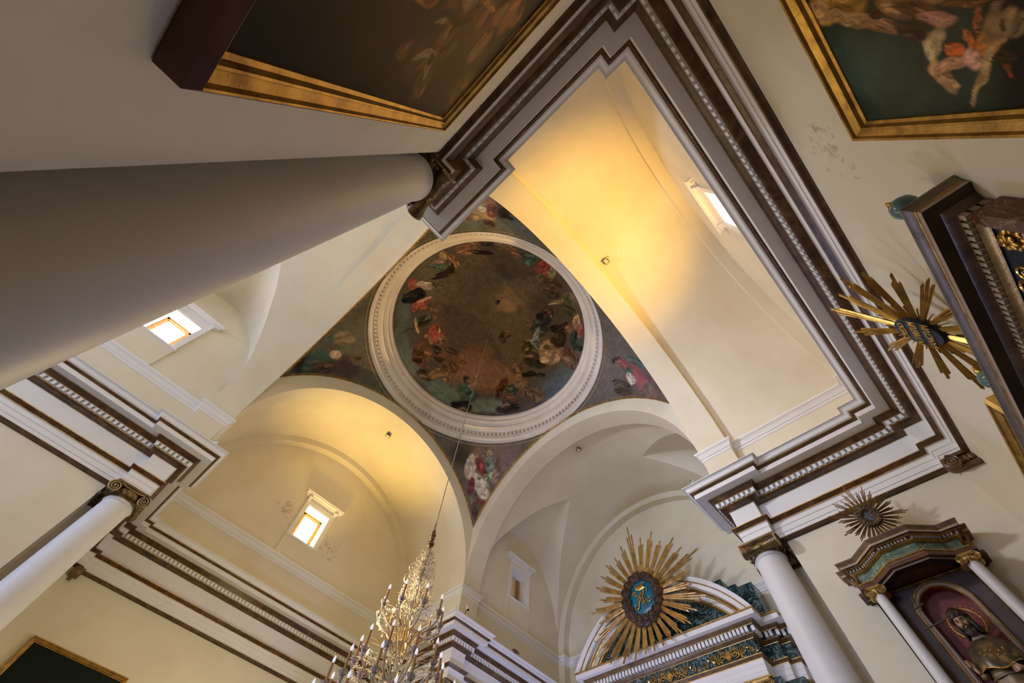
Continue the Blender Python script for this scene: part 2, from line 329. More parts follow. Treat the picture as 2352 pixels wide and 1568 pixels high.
# ---- layouts of the paintings: centre, two half axes, colour
DOME_FIG=[(-0.566,-0.233,0.068,-0.039,0.053,0.058,"6b4326"),(-0.431,-0.274,0.077,-0.052,0.017,0.021,"1d130c"),(-0.678,-0.087,0.067,0.025,0.009,0.039,"8a6a2c"),(-0.549,-0.076,0.073,0.039,-0.009,0.032,"6e4522"),(-0.658,0.006,0.041,-0.044,0.036,0.024,"6b4d4a"),(-0.624,0.049,0.076,-0.011,0.027,0.036,"2d4a44"),(-0.522,0.093,0.060,-0.079,0.026,0.016,"1c120d"),(-0.505,0.023,0.028,-0.003,0.030,0.059,"241913"),(-0.716,0.260,0.089,0.006,0.019,0.043,"8c3a1c"),(-0.593,0.243,0.093,-0.018,0.023,0.034,"857a70"),(-0.495,0.194,0.051,-0.006,0.010,0.022,"3f3022"),(-0.615,0.355,0.107,-0.055,0.059,0.047,"14131a"),(-0.689,0.403,0.057,-0.012,0.034,0.036,"10121a"),(-0.479,0.398,0.060,-0.050,0.045,0.030,"93341a"),(-0.543,0.446,0.018,-0.007,0.033,0.038,"8a2a18"),(-0.363,0.357,0.062,-0.037,0.031,0.034,"4d3622"),(-0.485,0.350,0.044,-0.046,0.013,0.008,"a06a4a"),(-0.379,0.501,0.061,-0.055,0.042,0.028,"2a3319"),(-0.304,0.421,0.023,-0.014,0.016,0.017,"5a3a22"),(-0.418,0.557,0.011,-0.009,0.059,0.041,"b08048"),(-0.472,0.631,0.061,-0.050,0.007,0.004,"3a2a1c"),(-0.193,0.514,0.069,-0.021,0.022,0.063,"8e2a18"),(-0.187,0.472,0.013,-0.004,0.008,0.020,"c99640"),(-0.172,0.446,0.017,-0.012,0.014,0.015,"4a2f1c"),(-0.216,0.605,0.053,-0.007,0.004,0.044,"8a5c2a"),(-0.108,0.529,0.034,-0.026,0.032,0.035,"5d4024"),(-0.112,0.617,0.054,-0.018,0.011,0.033,"33241a"),(0.034,0.535,0.096,-0.030,0.006,0.021,"3d2714"),(0.105,0.523,0.022,-0.019,0.019,0.019,"6f4520"),(-0.008,0.650,0.080,-0.030,0.009,0.026,"2c1c10"),(0.092,0.635,0.082,-0.006,-0.001,0.052,"4f3216"),(0.154,0.562,0.051,-0.033,0.014,0.021,"5f3d1c"),(0.111,0.719,0.031,-0.019,0.030,0.051,"6e4a22"),(-0.047,0.842,0.112,-0.048,0.018,0.055,"4c3618"),(0.030,0.785,0.038,-0.056,0.039,0.021,"7c5826"),(-0.206,0.711,0.105,-0.030,0.026,0.113,"5c3a16"),(0.276,0.623,0.026,-0.025,0.028,0.027,"3a2d26"),(0.349,0.683,0.065,-0.047,0.040,0.055,"2e5049"),(0.416,0.715,0.037,-0.080,0.068,0.027,"28433d"),(0.427,0.832,0.091,-0.066,0.032,0.046,"1c1d18"),(0.360,0.595,0.023,-0.050,0.015,0.006,"8f6a48"),(0.566,0.425,0.034,-0.018,0.046,0.087,"46200f"),(0.652,0.350,0.050,-0.047,0.042,0.038,"23402c"),(0.729,0.422,0.037,-0.068,0.080,0.027,"5c3422"),(0.776,0.483,0.082,-0.103,0.043,0.022,"30241c"),(0.641,0.266,0.027,-0.020,0.030,0.042,"6e4a2e"),(0.742,0.216,0.013,-0.043,0.104,0.008,"5f4428"),(0.851,0.155,0.086,-0.059,0.036,0.059,"564228"),(0.652,0.116,0.072,-0.108,0.020,0.011,"1a130d"),(0.586,0.231,0.021,-0.029,0.022,0.014,"7b5836"),(0.571,0.034,0.078,-0.089,0.049,0.047,"2d2a1c"),(0.441,0.032,0.039,-0.057,0.049,0.035,"3a2c1a"),(0.514,0.201,0.033,-0.045,0.041,0.028,"4a3826"),(0.324,-0.264,0.051,-0.041,0.051,0.105,"1f2226"),(0.370,-0.148,0.065,-0.057,0.037,0.060,"232d38"),(0.404,-0.088,0.020,-0.017,0.046,0.075,"56606a"),(0.467,-0.052,0.017,-0.026,0.050,0.034,"4a545c"),(0.288,-0.086,0.018,-0.027,0.024,0.019,"4a4038"),(0.291,-0.309,0.023,-0.045,0.044,0.037,"3c2a20"),(0.594,-0.149,0.062,-0.115,0.091,0.052,"7a6250"),(0.536,-0.279,0.044,-0.070,0.054,0.055,"33271c"),(0.461,-0.350,0.027,-0.119,0.033,0.009,"2b2018"),(0.743,-0.346,0.120,-0.089,0.007,0.112,"5a3e26"),(0.645,-0.489,0.021,-0.102,0.096,0.008,"25352a"),(0.539,-0.580,0.006,-0.083,0.070,-0.010,"8a3a22"),(0.488,-0.587,0.017,-0.051,0.050,0.063,"a07a3a"),(0.514,-0.452,0.020,-0.057,0.027,0.018,"6d4c2a"),(0.367,-0.531,0.061,-0.072,0.032,0.086,"44401f"),(0.281,-0.517,0.028,-0.153,0.014,0.008,"7c6a3c"),(0.288,-0.659,0.073,-0.008,0.011,0.132,"4f4d2c"),(0.205,-0.462,0.026,-0.067,0.031,0.030,"33261c"),(0.131,-0.537,0.053,-0.069,0.026,0.049,"4a3019"),(0.162,-0.426,0.018,-0.041,0.022,0.022,"50351d"),(-0.036,-0.610,0.014,-0.063,0.059,0.073,"932018"),(-0.152,-0.551,0.041,-0.035,0.049,0.090,"274842"),(0.033,-0.627,0.018,-0.047,0.046,0.072,"74785a"),(-0.042,-0.492,0.025,-0.023,0.018,0.033,"7c2b20"),(0.036,-0.447,0.011,-0.041,0.046,0.035,"5f4526"),(-0.231,-0.528,0.015,-0.037,0.042,0.051,"2f4438"),(-0.280,-0.492,0.041,-0.021,0.025,0.044,"7d4c28"),(-0.215,-0.453,0.037,-0.040,0.016,0.023,"5a3a20"),(-0.360,-0.458,0.043,-0.050,0.023,0.030,"5c4a30"),(-0.440,-0.462,0.025,-0.035,0.032,0.038,"6d5a42"),(-0.473,-0.391,0.041,-0.042,0.030,0.034,"2c2a20"),(-0.544,-0.331,0.038,-0.027,0.028,0.031,"5e3c22"),(0.252,0.133,0.022,-0.048,0.020,0.009,"2c1c12"),(0.262,0.149,0.018,-0.021,0.031,0.026,"3f2616"),(0.245,0.094,0.011,-0.014,0.015,0.012,"5f3c20"),(0.224,0.158,0.014,-0.005,0.008,0.025,"241510"),(0.008,-0.005,0.009,-0.011,0.011,0.010,"0c0a08")]
DOME_BG=[(-0.024,-0.003,0.321,-0.381,0.343,0.324,"47392c"),(-0.060,-0.119,0.231,-0.197,0.126,0.169,"39342e"),(0.041,-0.187,0.056,-0.216,0.102,0.044,"5a4530"),(0.066,-0.032,0.063,-0.054,0.031,0.040,"6a5238"),(0.157,0.509,0.341,-0.039,0.008,0.175,"6e4420"),(0.410,0.466,0.247,-0.202,0.074,0.088,"77502a"),(-0.084,0.394,0.116,-0.096,0.188,0.194,"4b3626"),(-0.060,0.210,0.156,-0.148,0.175,0.172,"423429"),(-0.350,0.837,0.077,-0.077,0.235,0.114,"59675c"),(0.205,0.875,0.230,-0.036,0.004,0.110,"4e6a64"),(0.624,0.630,0.173,-0.201,0.057,0.040,"5d6c5e"),(0.918,-0.122,-0.019,-0.258,0.171,-0.113,"414e56"),(0.863,-0.401,0.079,-0.150,0.108,0.113,"47564a"),(-0.918,-0.049,0.423,0.230,0.081,0.209,"4c4a38"),(-0.613,0.568,0.086,-0.025,0.164,0.203,"48544a")]
PEN_D=[(0.019,0.638,-0.204,0.008,-0.017,-0.075,"6d5038"),(-0.211,0.632,-0.127,-0.006,0.008,-0.069,"745a52"),(0.165,0.647,-0.101,0.010,-0.025,-0.055,"3e3418"),(0.068,0.649,-0.041,0.002,-0.006,-0.020,"8f7040"),(0.077,0.657,-0.022,0.001,-0.004,-0.012,"2c1b12"),(0.070,0.648,-0.013,0.001,-0.003,-0.008,"9a6a44"),(0.079,0.603,-0.044,-0.001,0.001,-0.058,"b8a582"),(-0.006,0.607,-0.030,0.011,-0.053,-0.040,"701c18"),(0.049,0.562,-0.030,0.002,-0.005,-0.020,"c4ae88"),(0.009,0.534,-0.043,0.015,-0.041,-0.041,"c0ac88"),(-0.056,0.505,-0.029,0.006,-0.021,-0.040,"b7a482"),(0.050,0.517,-0.028,-0.001,0.002,-0.041,"7c1f1c"),(-0.038,0.480,-0.038,-0.013,0.011,-0.016,"c8b490"),(-0.055,0.560,-0.015,0.004,-0.014,-0.019,"8a5a3a"),(-0.073,0.550,-0.028,-0.006,0.003,-0.005,"d8ccb0"),(-0.068,0.665,-0.029,0.000,-0.001,-0.012,"9a7a48"),(-0.075,0.619,-0.035,0.000,-0.004,-0.040,"55705a"),(-0.088,0.577,-0.031,-0.001,0.003,-0.040,"6e7c62"),(-0.142,0.622,-0.023,-0.000,0.000,-0.059,"6a4c36"),(-0.022,0.661,-0.016,-0.001,0.012,-0.030,"5c4430"),(-0.124,0.563,-0.030,-0.000,-0.001,-0.033,"8e6a58"),(0.018,0.442,-0.032,0.002,-0.008,-0.039,"5d4a3c"),(-0.032,0.445,-0.030,-0.006,0.005,-0.015,"7a201c"),(-0.001,0.393,-0.025,0.001,-0.005,-0.029,"3c3024"),(-0.052,0.449,-0.012,0.000,-0.001,-0.008,"5a1614")]
PEN_C=[(0.251,0.523,-0.042,0.146,-0.248,0.009,"575338"),(-0.025,0.675,-0.067,0.094,-0.226,-0.018,"5c5640"),(-0.132,0.573,-0.129,0.149,-0.092,-0.017,"5a4c2e"),(-0.003,0.436,-0.035,0.055,-0.068,-0.011,"2a1f18"),(0.087,0.625,-0.010,0.020,-0.046,-0.001,"4a2c18"),(0.064,0.616,-0.006,0.012,-0.031,-0.001,"96683e"),(0.093,0.614,-0.018,0.037,-0.062,-0.002,"80683a"),(0.070,0.577,-0.054,0.031,-0.047,-0.021,"3d5a44"),(0.019,0.540,0.035,0.046,-0.048,0.015,"6b4424"),(-0.016,0.504,-0.064,0.035,-0.064,-0.042,"2f5440"),(-0.022,0.458,-0.033,0.025,-0.046,-0.023,"2a4a3a"),(-0.010,0.571,-0.016,0.024,-0.032,-0.003,"b08c68"),(-0.071,0.515,-0.022,0.054,-0.043,-0.002,"4a2e1c"),(-0.122,0.613,-0.004,0.044,-0.078,0.002,"3d2a1a"),(-0.144,0.587,-0.059,0.046,-0.045,-0.013,"4a3422"),(-0.108,0.642,-0.019,0.022,-0.049,-0.006,"58402a")]
PEN_B=[(-0.148,0.638,-0.074,-0.119,0.246,-0.005,"5d5044"),(0.095,0.659,-0.099,-0.088,0.169,-0.027,"66564e"),(0.057,0.483,-0.094,-0.105,0.101,-0.025,"5c463c"),(-0.044,0.642,0.004,-0.019,0.038,0.007,"3a241a"),(-0.030,0.633,-0.002,-0.011,0.030,0.003,"9a6e50"),(-0.036,0.559,0.026,-0.076,0.037,0.012,"8a2c30"),(0.014,0.505,0.035,-0.069,0.034,0.014,"9c3a40"),(-0.107,0.531,-0.005,-0.074,0.030,0.007,"3c5a48"),(-0.023,0.590,0.022,-0.036,0.027,0.009,"35503f"),(-0.039,0.613,0.012,-0.023,0.028,0.008,"8c3636"),(0.098,0.576,-0.005,-0.035,0.032,0.004,"4a3826"),(0.026,0.562,0.023,-0.020,0.024,0.012,"c0ac90"),(0.158,0.581,-0.035,-0.043,0.028,-0.004,"3f3022"),(0.120,0.612,-0.030,-0.015,0.026,-0.014,"5a4632"),(0.048,0.473,-0.026,-0.029,0.050,-0.012,"6c5440")]
PEN_A=[(0.009,0.575,0.150,-0.013,-0.022,0.136,"54492f"),(0.171,0.656,0.141,-0.030,0.015,0.070,"5c5a4c"),(-0.091,0.653,0.115,0.003,-0.018,0.047,"5e6450"),(0.038,0.537,0.047,-0.006,-0.006,0.060,"a86a40"),(0.027,0.590,0.045,-0.021,0.014,0.059,"b08038"),(-0.026,0.598,0.027,0.010,-0.029,0.050,"9c7a2c"),(0.005,0.569,0.027,-0.002,-0.004,0.025,"b0a48c"),(0.058,0.575,0.035,-0.005,-0.003,0.045,"7a3c22"),(0.030,0.655,0.037,0.009,-0.010,0.018,"4a2a1a"),(0.129,0.580,0.032,0.013,-0.016,0.037,"3c281a"),(-0.090,0.618,0.033,-0.014,0.005,0.018,"7a4a2a"),(0.157,0.607,0.036,0.005,-0.002,0.011,"241a12")]
PIC_TR=[(0.185,0.505,0.022,-0.118,0.056,0.030,"242d22"),(0.176,0.554,0.024,-0.041,0.030,0.036,"2c3a2e"),(0.207,0.391,0.004,-0.022,0.057,0.017,"0d0b07"),(0.103,0.554,0.014,-0.014,0.012,0.025,"8f6c26"),(0.110,0.528,0.008,-0.024,0.012,0.008,"7a5a1e"),(0.125,0.533,0.013,-0.027,0.007,0.006,"8a6b42"),(0.107,0.570,0.007,-0.007,0.007,0.015,"9a7446"),(0.142,0.502,0.011,-0.023,0.006,0.005,"7c5a3c"),(0.130,0.504,0.002,-0.007,0.005,0.003,"33220f"),(0.132,0.481,0.011,-0.014,0.006,0.007,"6a4e30"),(0.131,0.452,0.008,-0.025,0.007,0.003,"7d5a32"),(0.144,0.457,0.018,-0.020,0.006,0.007,"4a301a"),(0.153,0.447,0.008,-0.016,0.005,0.003,"8a5f52"),(0.158,0.473,0.012,-0.016,0.007,0.007,"33261a"),(0.174,0.457,0.005,-0.007,0.013,0.012,"8b7752"),(0.181,0.466,-0.000,-0.004,0.014,0.001,"93805c"),(0.185,0.442,0.001,-0.006,0.007,0.003,"a04a1c"),(0.206,0.463,-0.003,-0.008,0.018,-0.004,"8a6a48"),(0.198,0.450,-0.001,-0.016,0.006,0.001,"8c6648"),(0.196,0.432,-0.001,-0.008,0.011,0.000,"a07462"),(0.181,0.427,-0.001,-0.004,0.010,0.000,"9c5424"),(0.187,0.415,0.005,-0.006,0.009,0.007,"9a5a20"),(0.206,0.424,0.002,-0.003,0.020,0.014,"8f7448"),(0.225,0.439,0.001,-0.003,0.016,0.008,"7f6a44"),(0.168,0.400,0.006,-0.008,0.018,0.013,"6a5232"),(0.176,0.387,-0.004,-0.012,0.007,-0.001,"5a4a30"),(0.209,0.407,0.010,-0.004,0.001,0.002,"6e3214"),(0.164,0.415,0.001,-0.002,0.013,0.005,"7c4420"),(0.148,0.395,0.005,-0.016,0.006,0.002,"241a10"),(0.146,0.417,0.003,-0.019,0.007,0.001,"4a3018"),(0.201,0.406,0.002,-0.008,0.006,0.002,"2a180c"),(0.155,0.380,0.005,-0.015,0.013,0.004,"171009")]
PIC_TL=[(0.026,0.284,-0.032,0.115,0.028,0.057,"130d06"),(0.017,0.536,-0.034,0.207,0.032,0.149,"2a1b08"),(-0.026,0.418,-0.028,0.000,-0.009,0.075,"4a2c10"),(-0.054,0.508,-0.016,-0.001,-0.007,0.044,"6a401a"),(0.024,0.400,-0.023,0.017,0.002,0.042,"3c2509"),(0.031,0.600,-0.033,-0.005,0.001,0.067,"4c3210"),(-0.031,0.646,-0.025,-0.022,-0.005,0.049,"57390f"),(0.000,0.393,-0.018,0.001,-0.001,0.013,"5a3414"),(-0.008,0.319,-0.011,0.018,0.001,0.009,"6e4420"),(-0.030,0.373,-0.005,0.017,0.007,0.021,"7a5a3c"),(-0.039,0.423,-0.004,0.000,-0.006,0.040,"7a4c28"),(-0.010,0.379,-0.011,0.038,0.002,0.010,"241407"),(-0.055,0.601,-0.018,-0.003,-0.003,0.021,"6b4a20"),(0.040,0.418,-0.016,-0.011,0.000,0.021,"46300e"),(0.028,0.344,-0.009,0.001,0.000,0.008,"4c2e12"),(-0.012,0.502,-0.020,-0.001,-0.001,0.018,"6d4a28")]
# ================================================================== SETTING
def sweep(mb, path, prof, mats, pos=V):
    """path: plan points with the room on the left; prof: (recess, height); mats: one slot per profile segment"""
    n = len(path); nr = []
    for i in range(n-1):
        dx = path[i+1][0]-path[i][0]; dy = path[i+1][1]-path[i][1]; L = math.hypot(dx, dy); nr.append((dy/L, -dx/L))
    rows = []
    for (r, z) in prof:
        row = []
        for i, (x, y) in enumerate(path):
            a = nr[max(i-1, 0)]; b = nr[min(i, n-2)]
            dt = a[0]*b[0]+a[1]*b[1]; ox, oy = (a[0]+b[0])/(1+dt), (a[1]+b[1])/(1+dt)
            row.append(pos(x+ox*r, y+oy*r, z))
        rows.append(row)
    for k in range(len(prof)-1):
        mb.grid([rows[k], rows[k+1]], mats[k] if isinstance(mats, (list, tuple)) else mats)
    return mb
A_ = .568                      # lip line of the long walls, from the crossing centre
T_ = .542                      # lip line of the ressaults
XW, XE_, YS, YN = CX-A_, CX+A_, CY-A_, CY+A_
XA, XB, YA, YC = CX-T_, CX+T_, CY-T_, CY+T_
BW = .2495
YQ1, YE1 = -.1847, YE
YQ3, YE3 = 1.9215, 1.9438
XE4 = 1.862
XF = -2.9
lip = [(XF, YS), (XA-BW, YS), (XA-BW, YA), (XA, YA), (XA, YA-BW), (XW, YA-BW), (XW, YQ1), (XA, YQ1), (XA, YE1), (XB, YE1), (XB, YQ1), (XE_, YQ1),
       (XE_, YA-BW), (XB, YA-BW), (XB, YA), (XB+BW, YA), (XB+BW, YS), (XE4, YS), (XE4, YN), (XB+BW, YN), (XB+BW, YC), (XB, YC), (XB, YC+BW), (XE_, YC+BW),
       (XE_, YQ3), (XB, YQ3), (XB, YE3), (XA, YE3), (XA, YQ3), (XW, YQ3), (XW, YC+BW), (XA, YC+BW), (XA, YC), (XA-BW, YC), (XA-BW, YN), (XF, YN)]
P_, B_, G_ = 0, 1, 2
prof = [(.115, 1.0), (0, 1.0), (.000, .9975)]; pm = [P_, P_]
def seg(pts, m):
    for q in pts: prof.append(q); pm.append(m)
seg([(.0030, .9972), (.0058, .9958), (.0078, .9935), (.0088, .9905), (.0090, .9880), (.0094, .9855), (.0108, .9835), (.0128, .9822), (.0148, .9816)], P_)
seg([(.0148, .9800)], G_); seg([(.0165, .9795), (.0180, .9775), (.0205, .9758), (.0225, .9752)], B_); seg([(.0225, .9738)], G_)
seg([(.0225, .9590), (.0495, .9590)], P_)
seg([(.0495, .9570)], G_); seg([(.0515, .9545), (.0545, .9500), (.0585, .9460), (.0600, .9440)], B_); seg([(.0600, .9420)], G_)
seg([(.0710, .9420), (.0710, .9270)], P_); seg([(.0655, .9270)], B_); seg([(.0655, .9252)], G_)
seg([(.0680, .9235), (.0735, .9205), (.0790, .9180), (.0835, .9165)], B_); seg([(.0835, .9150)], G_)
seg([(.0860, .9150), (.0860, .8545)], P_)
seg([(.0700, .8545)], B_); seg([(.0700, .8520)], G_); seg([(.0725, .8500), (.0745, .8470), (.0780, .8435)], B_); seg([(.0780, .8415)], G_)
seg([(.0812, .8415), (.0812, .8275), (.0828, .8275), (.0828, .8120), (.0845, .8120), (.0845, .7975)], P_)
seg([(.0775, .7975)], B_); seg([(.0765, .7962)], G_); seg([(.0760, .7940), (.0775, .7920), (.0830, .7905), (.0860, .7880), (.0900, .7880)], B_)
tr = MB(); sweep(tr, lip, prof, pm)
# dentils, each a small block under the bed mould
def dentils(mb, path, r0, r1, z0, z1, pitch, wd, mi=0):
    n = len(path); nr = []; ds = []
    for i in range(n-1):
        dx = path[i+1][0]-path[i][0]; dy = path[i+1][1]-path[i][1]; L = math.hypot(dx, dy); ds.append((dx/L, dy/L, L)); nr.append((dy/L, -dx/L))
    for i in range(n-1):
        dx, dy, L = ds[i]; s = 0; e = L
        if i > 0:
            cr = ds[i-1][0]*dy-ds[i-1][1]*dx; s += -cr*r1 if cr < 0 else -cr*r0*1.0
        if i < n-2:
            cr = dx*ds[i+1][1]-dy*ds[i+1][0]; e += cr*r1 if cr < 0 else cr*r0*1.0
        # convex corners (room on the left, turning left) pull the blocks in, concave push out
        a = r0
        if i > 0:
            cr = ds[i-1][0]*dy-ds[i-1][1]*dx; s = -a*cr + (0 if cr > 0 else (r1-r0)+pitch-wd)
        if i < n-2:
            cr = dx*ds[i+1][1]-dy*ds[i+1][0]; e = L+a*cr
        ln = e-s
        if ln < wd: continue
        k = max(1, int((ln+pitch-wd)/pitch)); st = s+(ln-((k-1)*pitch+wd))/2
        for j in range(k):
            t0 = st+j*pitch; t1 = t0+wd; x, y = path[i]; nx, ny = nr[i]
            c = [(x+dx*t+nx*r, y+dy*t+ny*r) for t in (t0, t1) for r in (r0, r1)]
            vs = [V(cx_, cy_, z) for (cx_, cy_) in c for z in (z0, z1)]
            mb.add(vs, [(0, 1, 3, 2), (4, 6, 7, 5), (0, 4, 5, 1), (0, 2, 6, 4), (2, 3, 7, 6), (1, 5, 7, 3)], mi)
dentils(tr, lip, .0615, .0712, .9285, .9420, .0162, .0090)
TR1 = struct(tr.build('trim_1', [PLW, BROWN, GOLD], smooth=35))
# ---- lower walls (room on the left), with a square recess behind each free column
a, b, WS = .656, .7235, 2.0318; AW = .656
WY1, WY3, WX4 = YE1-.088, YE3+.088, 1.95
pf = .630
def wallrun(name, path, z0, z1, m=PLA):
    mb = MB(); sweep(mb, path, [(0, z1), (0, z0)], 0); return struct(mb.build(name, m))
def pilrun(sy):      # quarter pieces
    pass
ZF = -1.5/K
S_W = [(XF, CY-a), (CX-b, CY-a), (CX-b, CY-b), (CX-a, CY-b)]
wallrun('wall_south', [(XF, CY-a), (CX-b, CY-a), (CX-b, CY-b), (CX-a, CY-b)], ZF, .80)
wallrun('wall_west', [(CX-a, CY-b), (CX-a, WY1+.047), (CX-pf, WY1+.047), (CX-pf, WY1)], ZF, .80)
wallrun('wall_near', [(CX-pf, WY1), (CX+pf, WY1)], ZF, .80, STN)
wallrun('wall_east', [(CX+pf, WY1), (CX+pf, WY1+.047), (CX+a, WY1+.047), (CX+a, CY-b)], ZF, .80)
wallrun('wall_south_east', [(CX+a, CY-b), (CX+b, CY-b), (CX+b, CY-a), (WX4, CY-a)], ZF, .80)
wallrun('wall_apse', [(WX4, CY-a), (WX4, CY+a)], ZF, 1.173)
wallrun('wall_north_east', [(WX4, CY+a), (CX+b, CY+a), (CX+b, CY+b), (CX+a, CY+b)], ZF, .80)
wallrun('wall_far_east', [(CX+a, CY+b), (CX+a, WY3-.022), (CX+pf, WY3-.022), (CX+pf, WY3)], ZF, .80)
wallrun('wall_far', [(CX+pf, WY3), (CX-pf, WY3)], ZF, .80)
wallrun('wall_far_west', [(CX-pf, WY3), (CX-pf, WY3-.022), (CX-a, WY3-.022), (CX-a, CY+b)], ZF, .80)
wallrun('wall_north', [(CX-a, CY+b), (CX-b, CY+b), (CX-b, CY+a), (XF, CY+a)], ZF, .80)
wallrun('wall_entrance', [(XF, CY+a), (XF, CY-a)], ZF, 1.173)
# soffits over the column recesses
mb = MB()
for sx in (-1, 1):
    for sy in (-1, 1):
        for lo, hi in ((.632, .702), (.6545, .735)):
            x0, x1 = sorted((CX+sx*lo, CX+sx*hi)); y0, y1 = sorted((CY+sy*lo, CY+sy*hi))
            q0 = V(x0, y0, .7985 if hi < .71 else .7990); q1 = V(x1, y1, .806); mb.box(*q0, *q1)
struct(mb.build('trim_2', PLW))
# ---- attic walls above the cornice and the impost moulding
h_, c_ = .6275, .735
e1, e3 = WY1, WY3
att = [[(XF, CY-a), (CX-c_, CY-a), (CX-c_, CY-h_), (CX-h_, CY-h_), (CX-h_, CY-c_), (CX-a, CY-c_), (CX-a, e1+.045), (CX-.62, e1+.045), (CX-.62, e1)],
       [(CX-.62, e1), (CX+.62, e1)],
       [(CX+.62, e1), (CX+.62, e1+.045), (CX+a, e1+.045), (CX+a, CY-c_), (CX+h_, CY-c_), (CX+h_, CY-h_), (CX+c_, CY-h_), (CX+c_, CY-a), (WX4-.045, CY-a), (WX4-.045, CY-.62), (WX4, CY-.62)],
       [(WX4, CY+.62), (WX4-.045, CY+.62), (WX4-.045, CY+a), (CX+c_, CY+a), (CX+c_, CY+h_), (CX+h_, CY+h_), (CX+h_, CY+c_), (CX+a, CY+c_), (CX+a, e3-.045), (CX+.62, e3-.045), (CX+.62, e3)],
       [(CX+.62, e3), (CX-.62, e3)],
       [(CX-.62, e3), (CX-.62, e3-.045), (CX-a, e3-.045), (CX-a, CY+c_), (CX-h_, CY+c_), (CX-h_, CY+h_), (CX-c_, CY+h_), (CX-c_, CY+a), (XF, CY+a)]]
for nm, p in zip(['wall_upper_southwest', 'wall_upper_near', 'wall_upper_southeast', 'wall_upper_northeast', 'wall_upper_far', 'wall_upper_northwest'], att):
    wallrun(nm, p, .985, 1.173)
imp = [(-.0006, 1.1345), (-.002, 1.136), (-.0035, 1.138), (-.0035, 1.141), (-.0008, 1.143), (-.0008, 1.146), (-.004, 1.147), (-.005, 1.1515), (-.009, 1.156), (-.0095, 1.160), (-.0115, 1.1605), (-.0115, 1.164), (-.0145, 1.1645), (-.0155, 1.170), (-.0155, 1.173), (.05, 1.173)]
it = MB()
full = att[0]+att[1][1:]+att[2][1:]+att[3]+att[4][1:]+att[5][1:]
sweep(it, full, imp, 0)
struct(it.build('trim_3', PLW, smooth=35))
# ---- vaults
SPR = 1.173
WT = [(0, .325), (12, .319), (20, .292), (27.5, .264), (39.5, .197), (52, .119), (60, .058), (66.8, 0)]
def wth(t):
    for (a0, w0), (a1, w1) in zip(WT, WT[1:]):
        if t <= a1: return w0+(w1-w0)*(t-a0)/(a1-a0)
    return 0
def barrel(name, ax, u0, u1, Rr, lun=(), m=PLA):
    mb = MB(); c = CY if ax == 'x' else CX; TA = 66.8
    def pt(u, th, sgn):
        q = c+sgn*Rr*math.cos(math.radians(th)); z = SPR+Rr*math.sin(math.radians(th))
        return V(u, q, z) if ax == 'x' else V(q, u, z)
    nU = 24
    for sgn in (-1, 1):
        cl = [l for l, s in lun if s == sgn]
        ths = [TA*i/24 for i in range(25)]
        edges = [u0]
        if not cl:
            mb.grid([[pt(u0+(u1-u0)*j/nU, th, sgn) for j in range(nU+1)] for th in ths])
        else:
            # strips between penetrations
            for k in range(len(cl)+1):
                rows = []
                for th in ths:
                    L = u0 if k == 0 else max(u0, min(u1, cl[k-1]+wth(th))); Rg = u1 if k == len(cl) else max(u0, min(u1, cl[k]-wth(th)))
                    rows.append([pt(L+(Rg-L)*j/12, th, sgn) for j in range(13)])
                mb.grid(rows)
            for lc in cl:
                for sd in (-1, 1):
                    rows = []
                    for i, th in enumerate(ths):
                        t = i/24; ph = t*PI/2
                        gx = max(u0, min(u1, lc+sd*wth(th))); G = Vector(pt(gx, th, sgn))
                        ex = max(u0, min(u1, lc+sd*.335*math.cos(ph))); E = Vector(V(ex, c+sgn*Rr, SPR+.515*math.sin(ph)))
                        row = []
                        for j in range(9):
                            s = j/8; p = G.lerp(E, s); p.z += K*.035*math.sin(PI*s)*t*.5; row.append(tuple(p))
                        rows.append(row)
                    mb.grid(rows)
        mb.grid([[pt(u0+(u1-u0)*j/nU, TA+(90-TA)*i/8, sgn) for j in range(nU+1)] for i in range(9)])
    return struct(mb.build(name, m, smooth=30))
barrel('ceiling', 'y', e1, CY-c_, a)
barrel('ceiling', 'y', CY+c_, e3, a)
barrel('ceiling', 'x', CX+c_, WX4, a, [(1.574, -1), (1.574, 1)])
barrel('ceiling', 'x', -.82, CX-c_, a, [(-.505, -1), (-.505, 1)])
barrel('ceiling', 'x', XF, -.92, a, [(-1.95, -1), (-1.25, -1), (-1.95, 1), (-1.25, 1)])
def band(ax, u0, u1, r, faces, z0=SPR, sz=1.0):
    """arch band: intrados radius r between u0 and u1, faces = [(u, outer radius, clip)]"""
    mb = MB(); c = CY if ax == 'x' else CX
    def pt(u, rr, th):
        q = c+rr*math.cos(th); z = SPR+rr*math.sin(th); return V(u, q, z) if ax == 'x' else V(q, u, z)
    ths = [PI*i/72 for i in range(73)]
    mb.grid([[pt(u, r, t) for u in (u0, u1)] for t in ths])
    for (u, ro, clip) in faces:
        rows = []
        for t in ths:
            oo = ro
            if clip and abs(math.cos(t)) > 1e-6: oo = min(ro, h_/abs(math.cos(t)))
            rows.append([pt(u, r, t), pt(u, max(oo, r), t)])
        mb.grid(rows)
    return mb
arch = []
for nm, ax, u0, u1, fc in (('a', 'y', CY-c_, CY-h_, [(CY-c_, .665, 0), (CY-h_, .706, 1)]), ('b', 'y', CY+h_, CY+c_, [(CY+c_, .665, 0), (CY+h_, .706, 1)]),
                           ('c', 'x', CX-c_, CX-h_, [(CX-c_, .665, 0), (CX-h_, .706, 1)]), ('d', 'x', CX+h_, CX+c_, [(CX+c_, .665, 0), (CX+h_, .706, 1)])):
    o = band(ax, u0, u1, h_, fc).build('ceiling', PLA, smooth=30); struct(o)
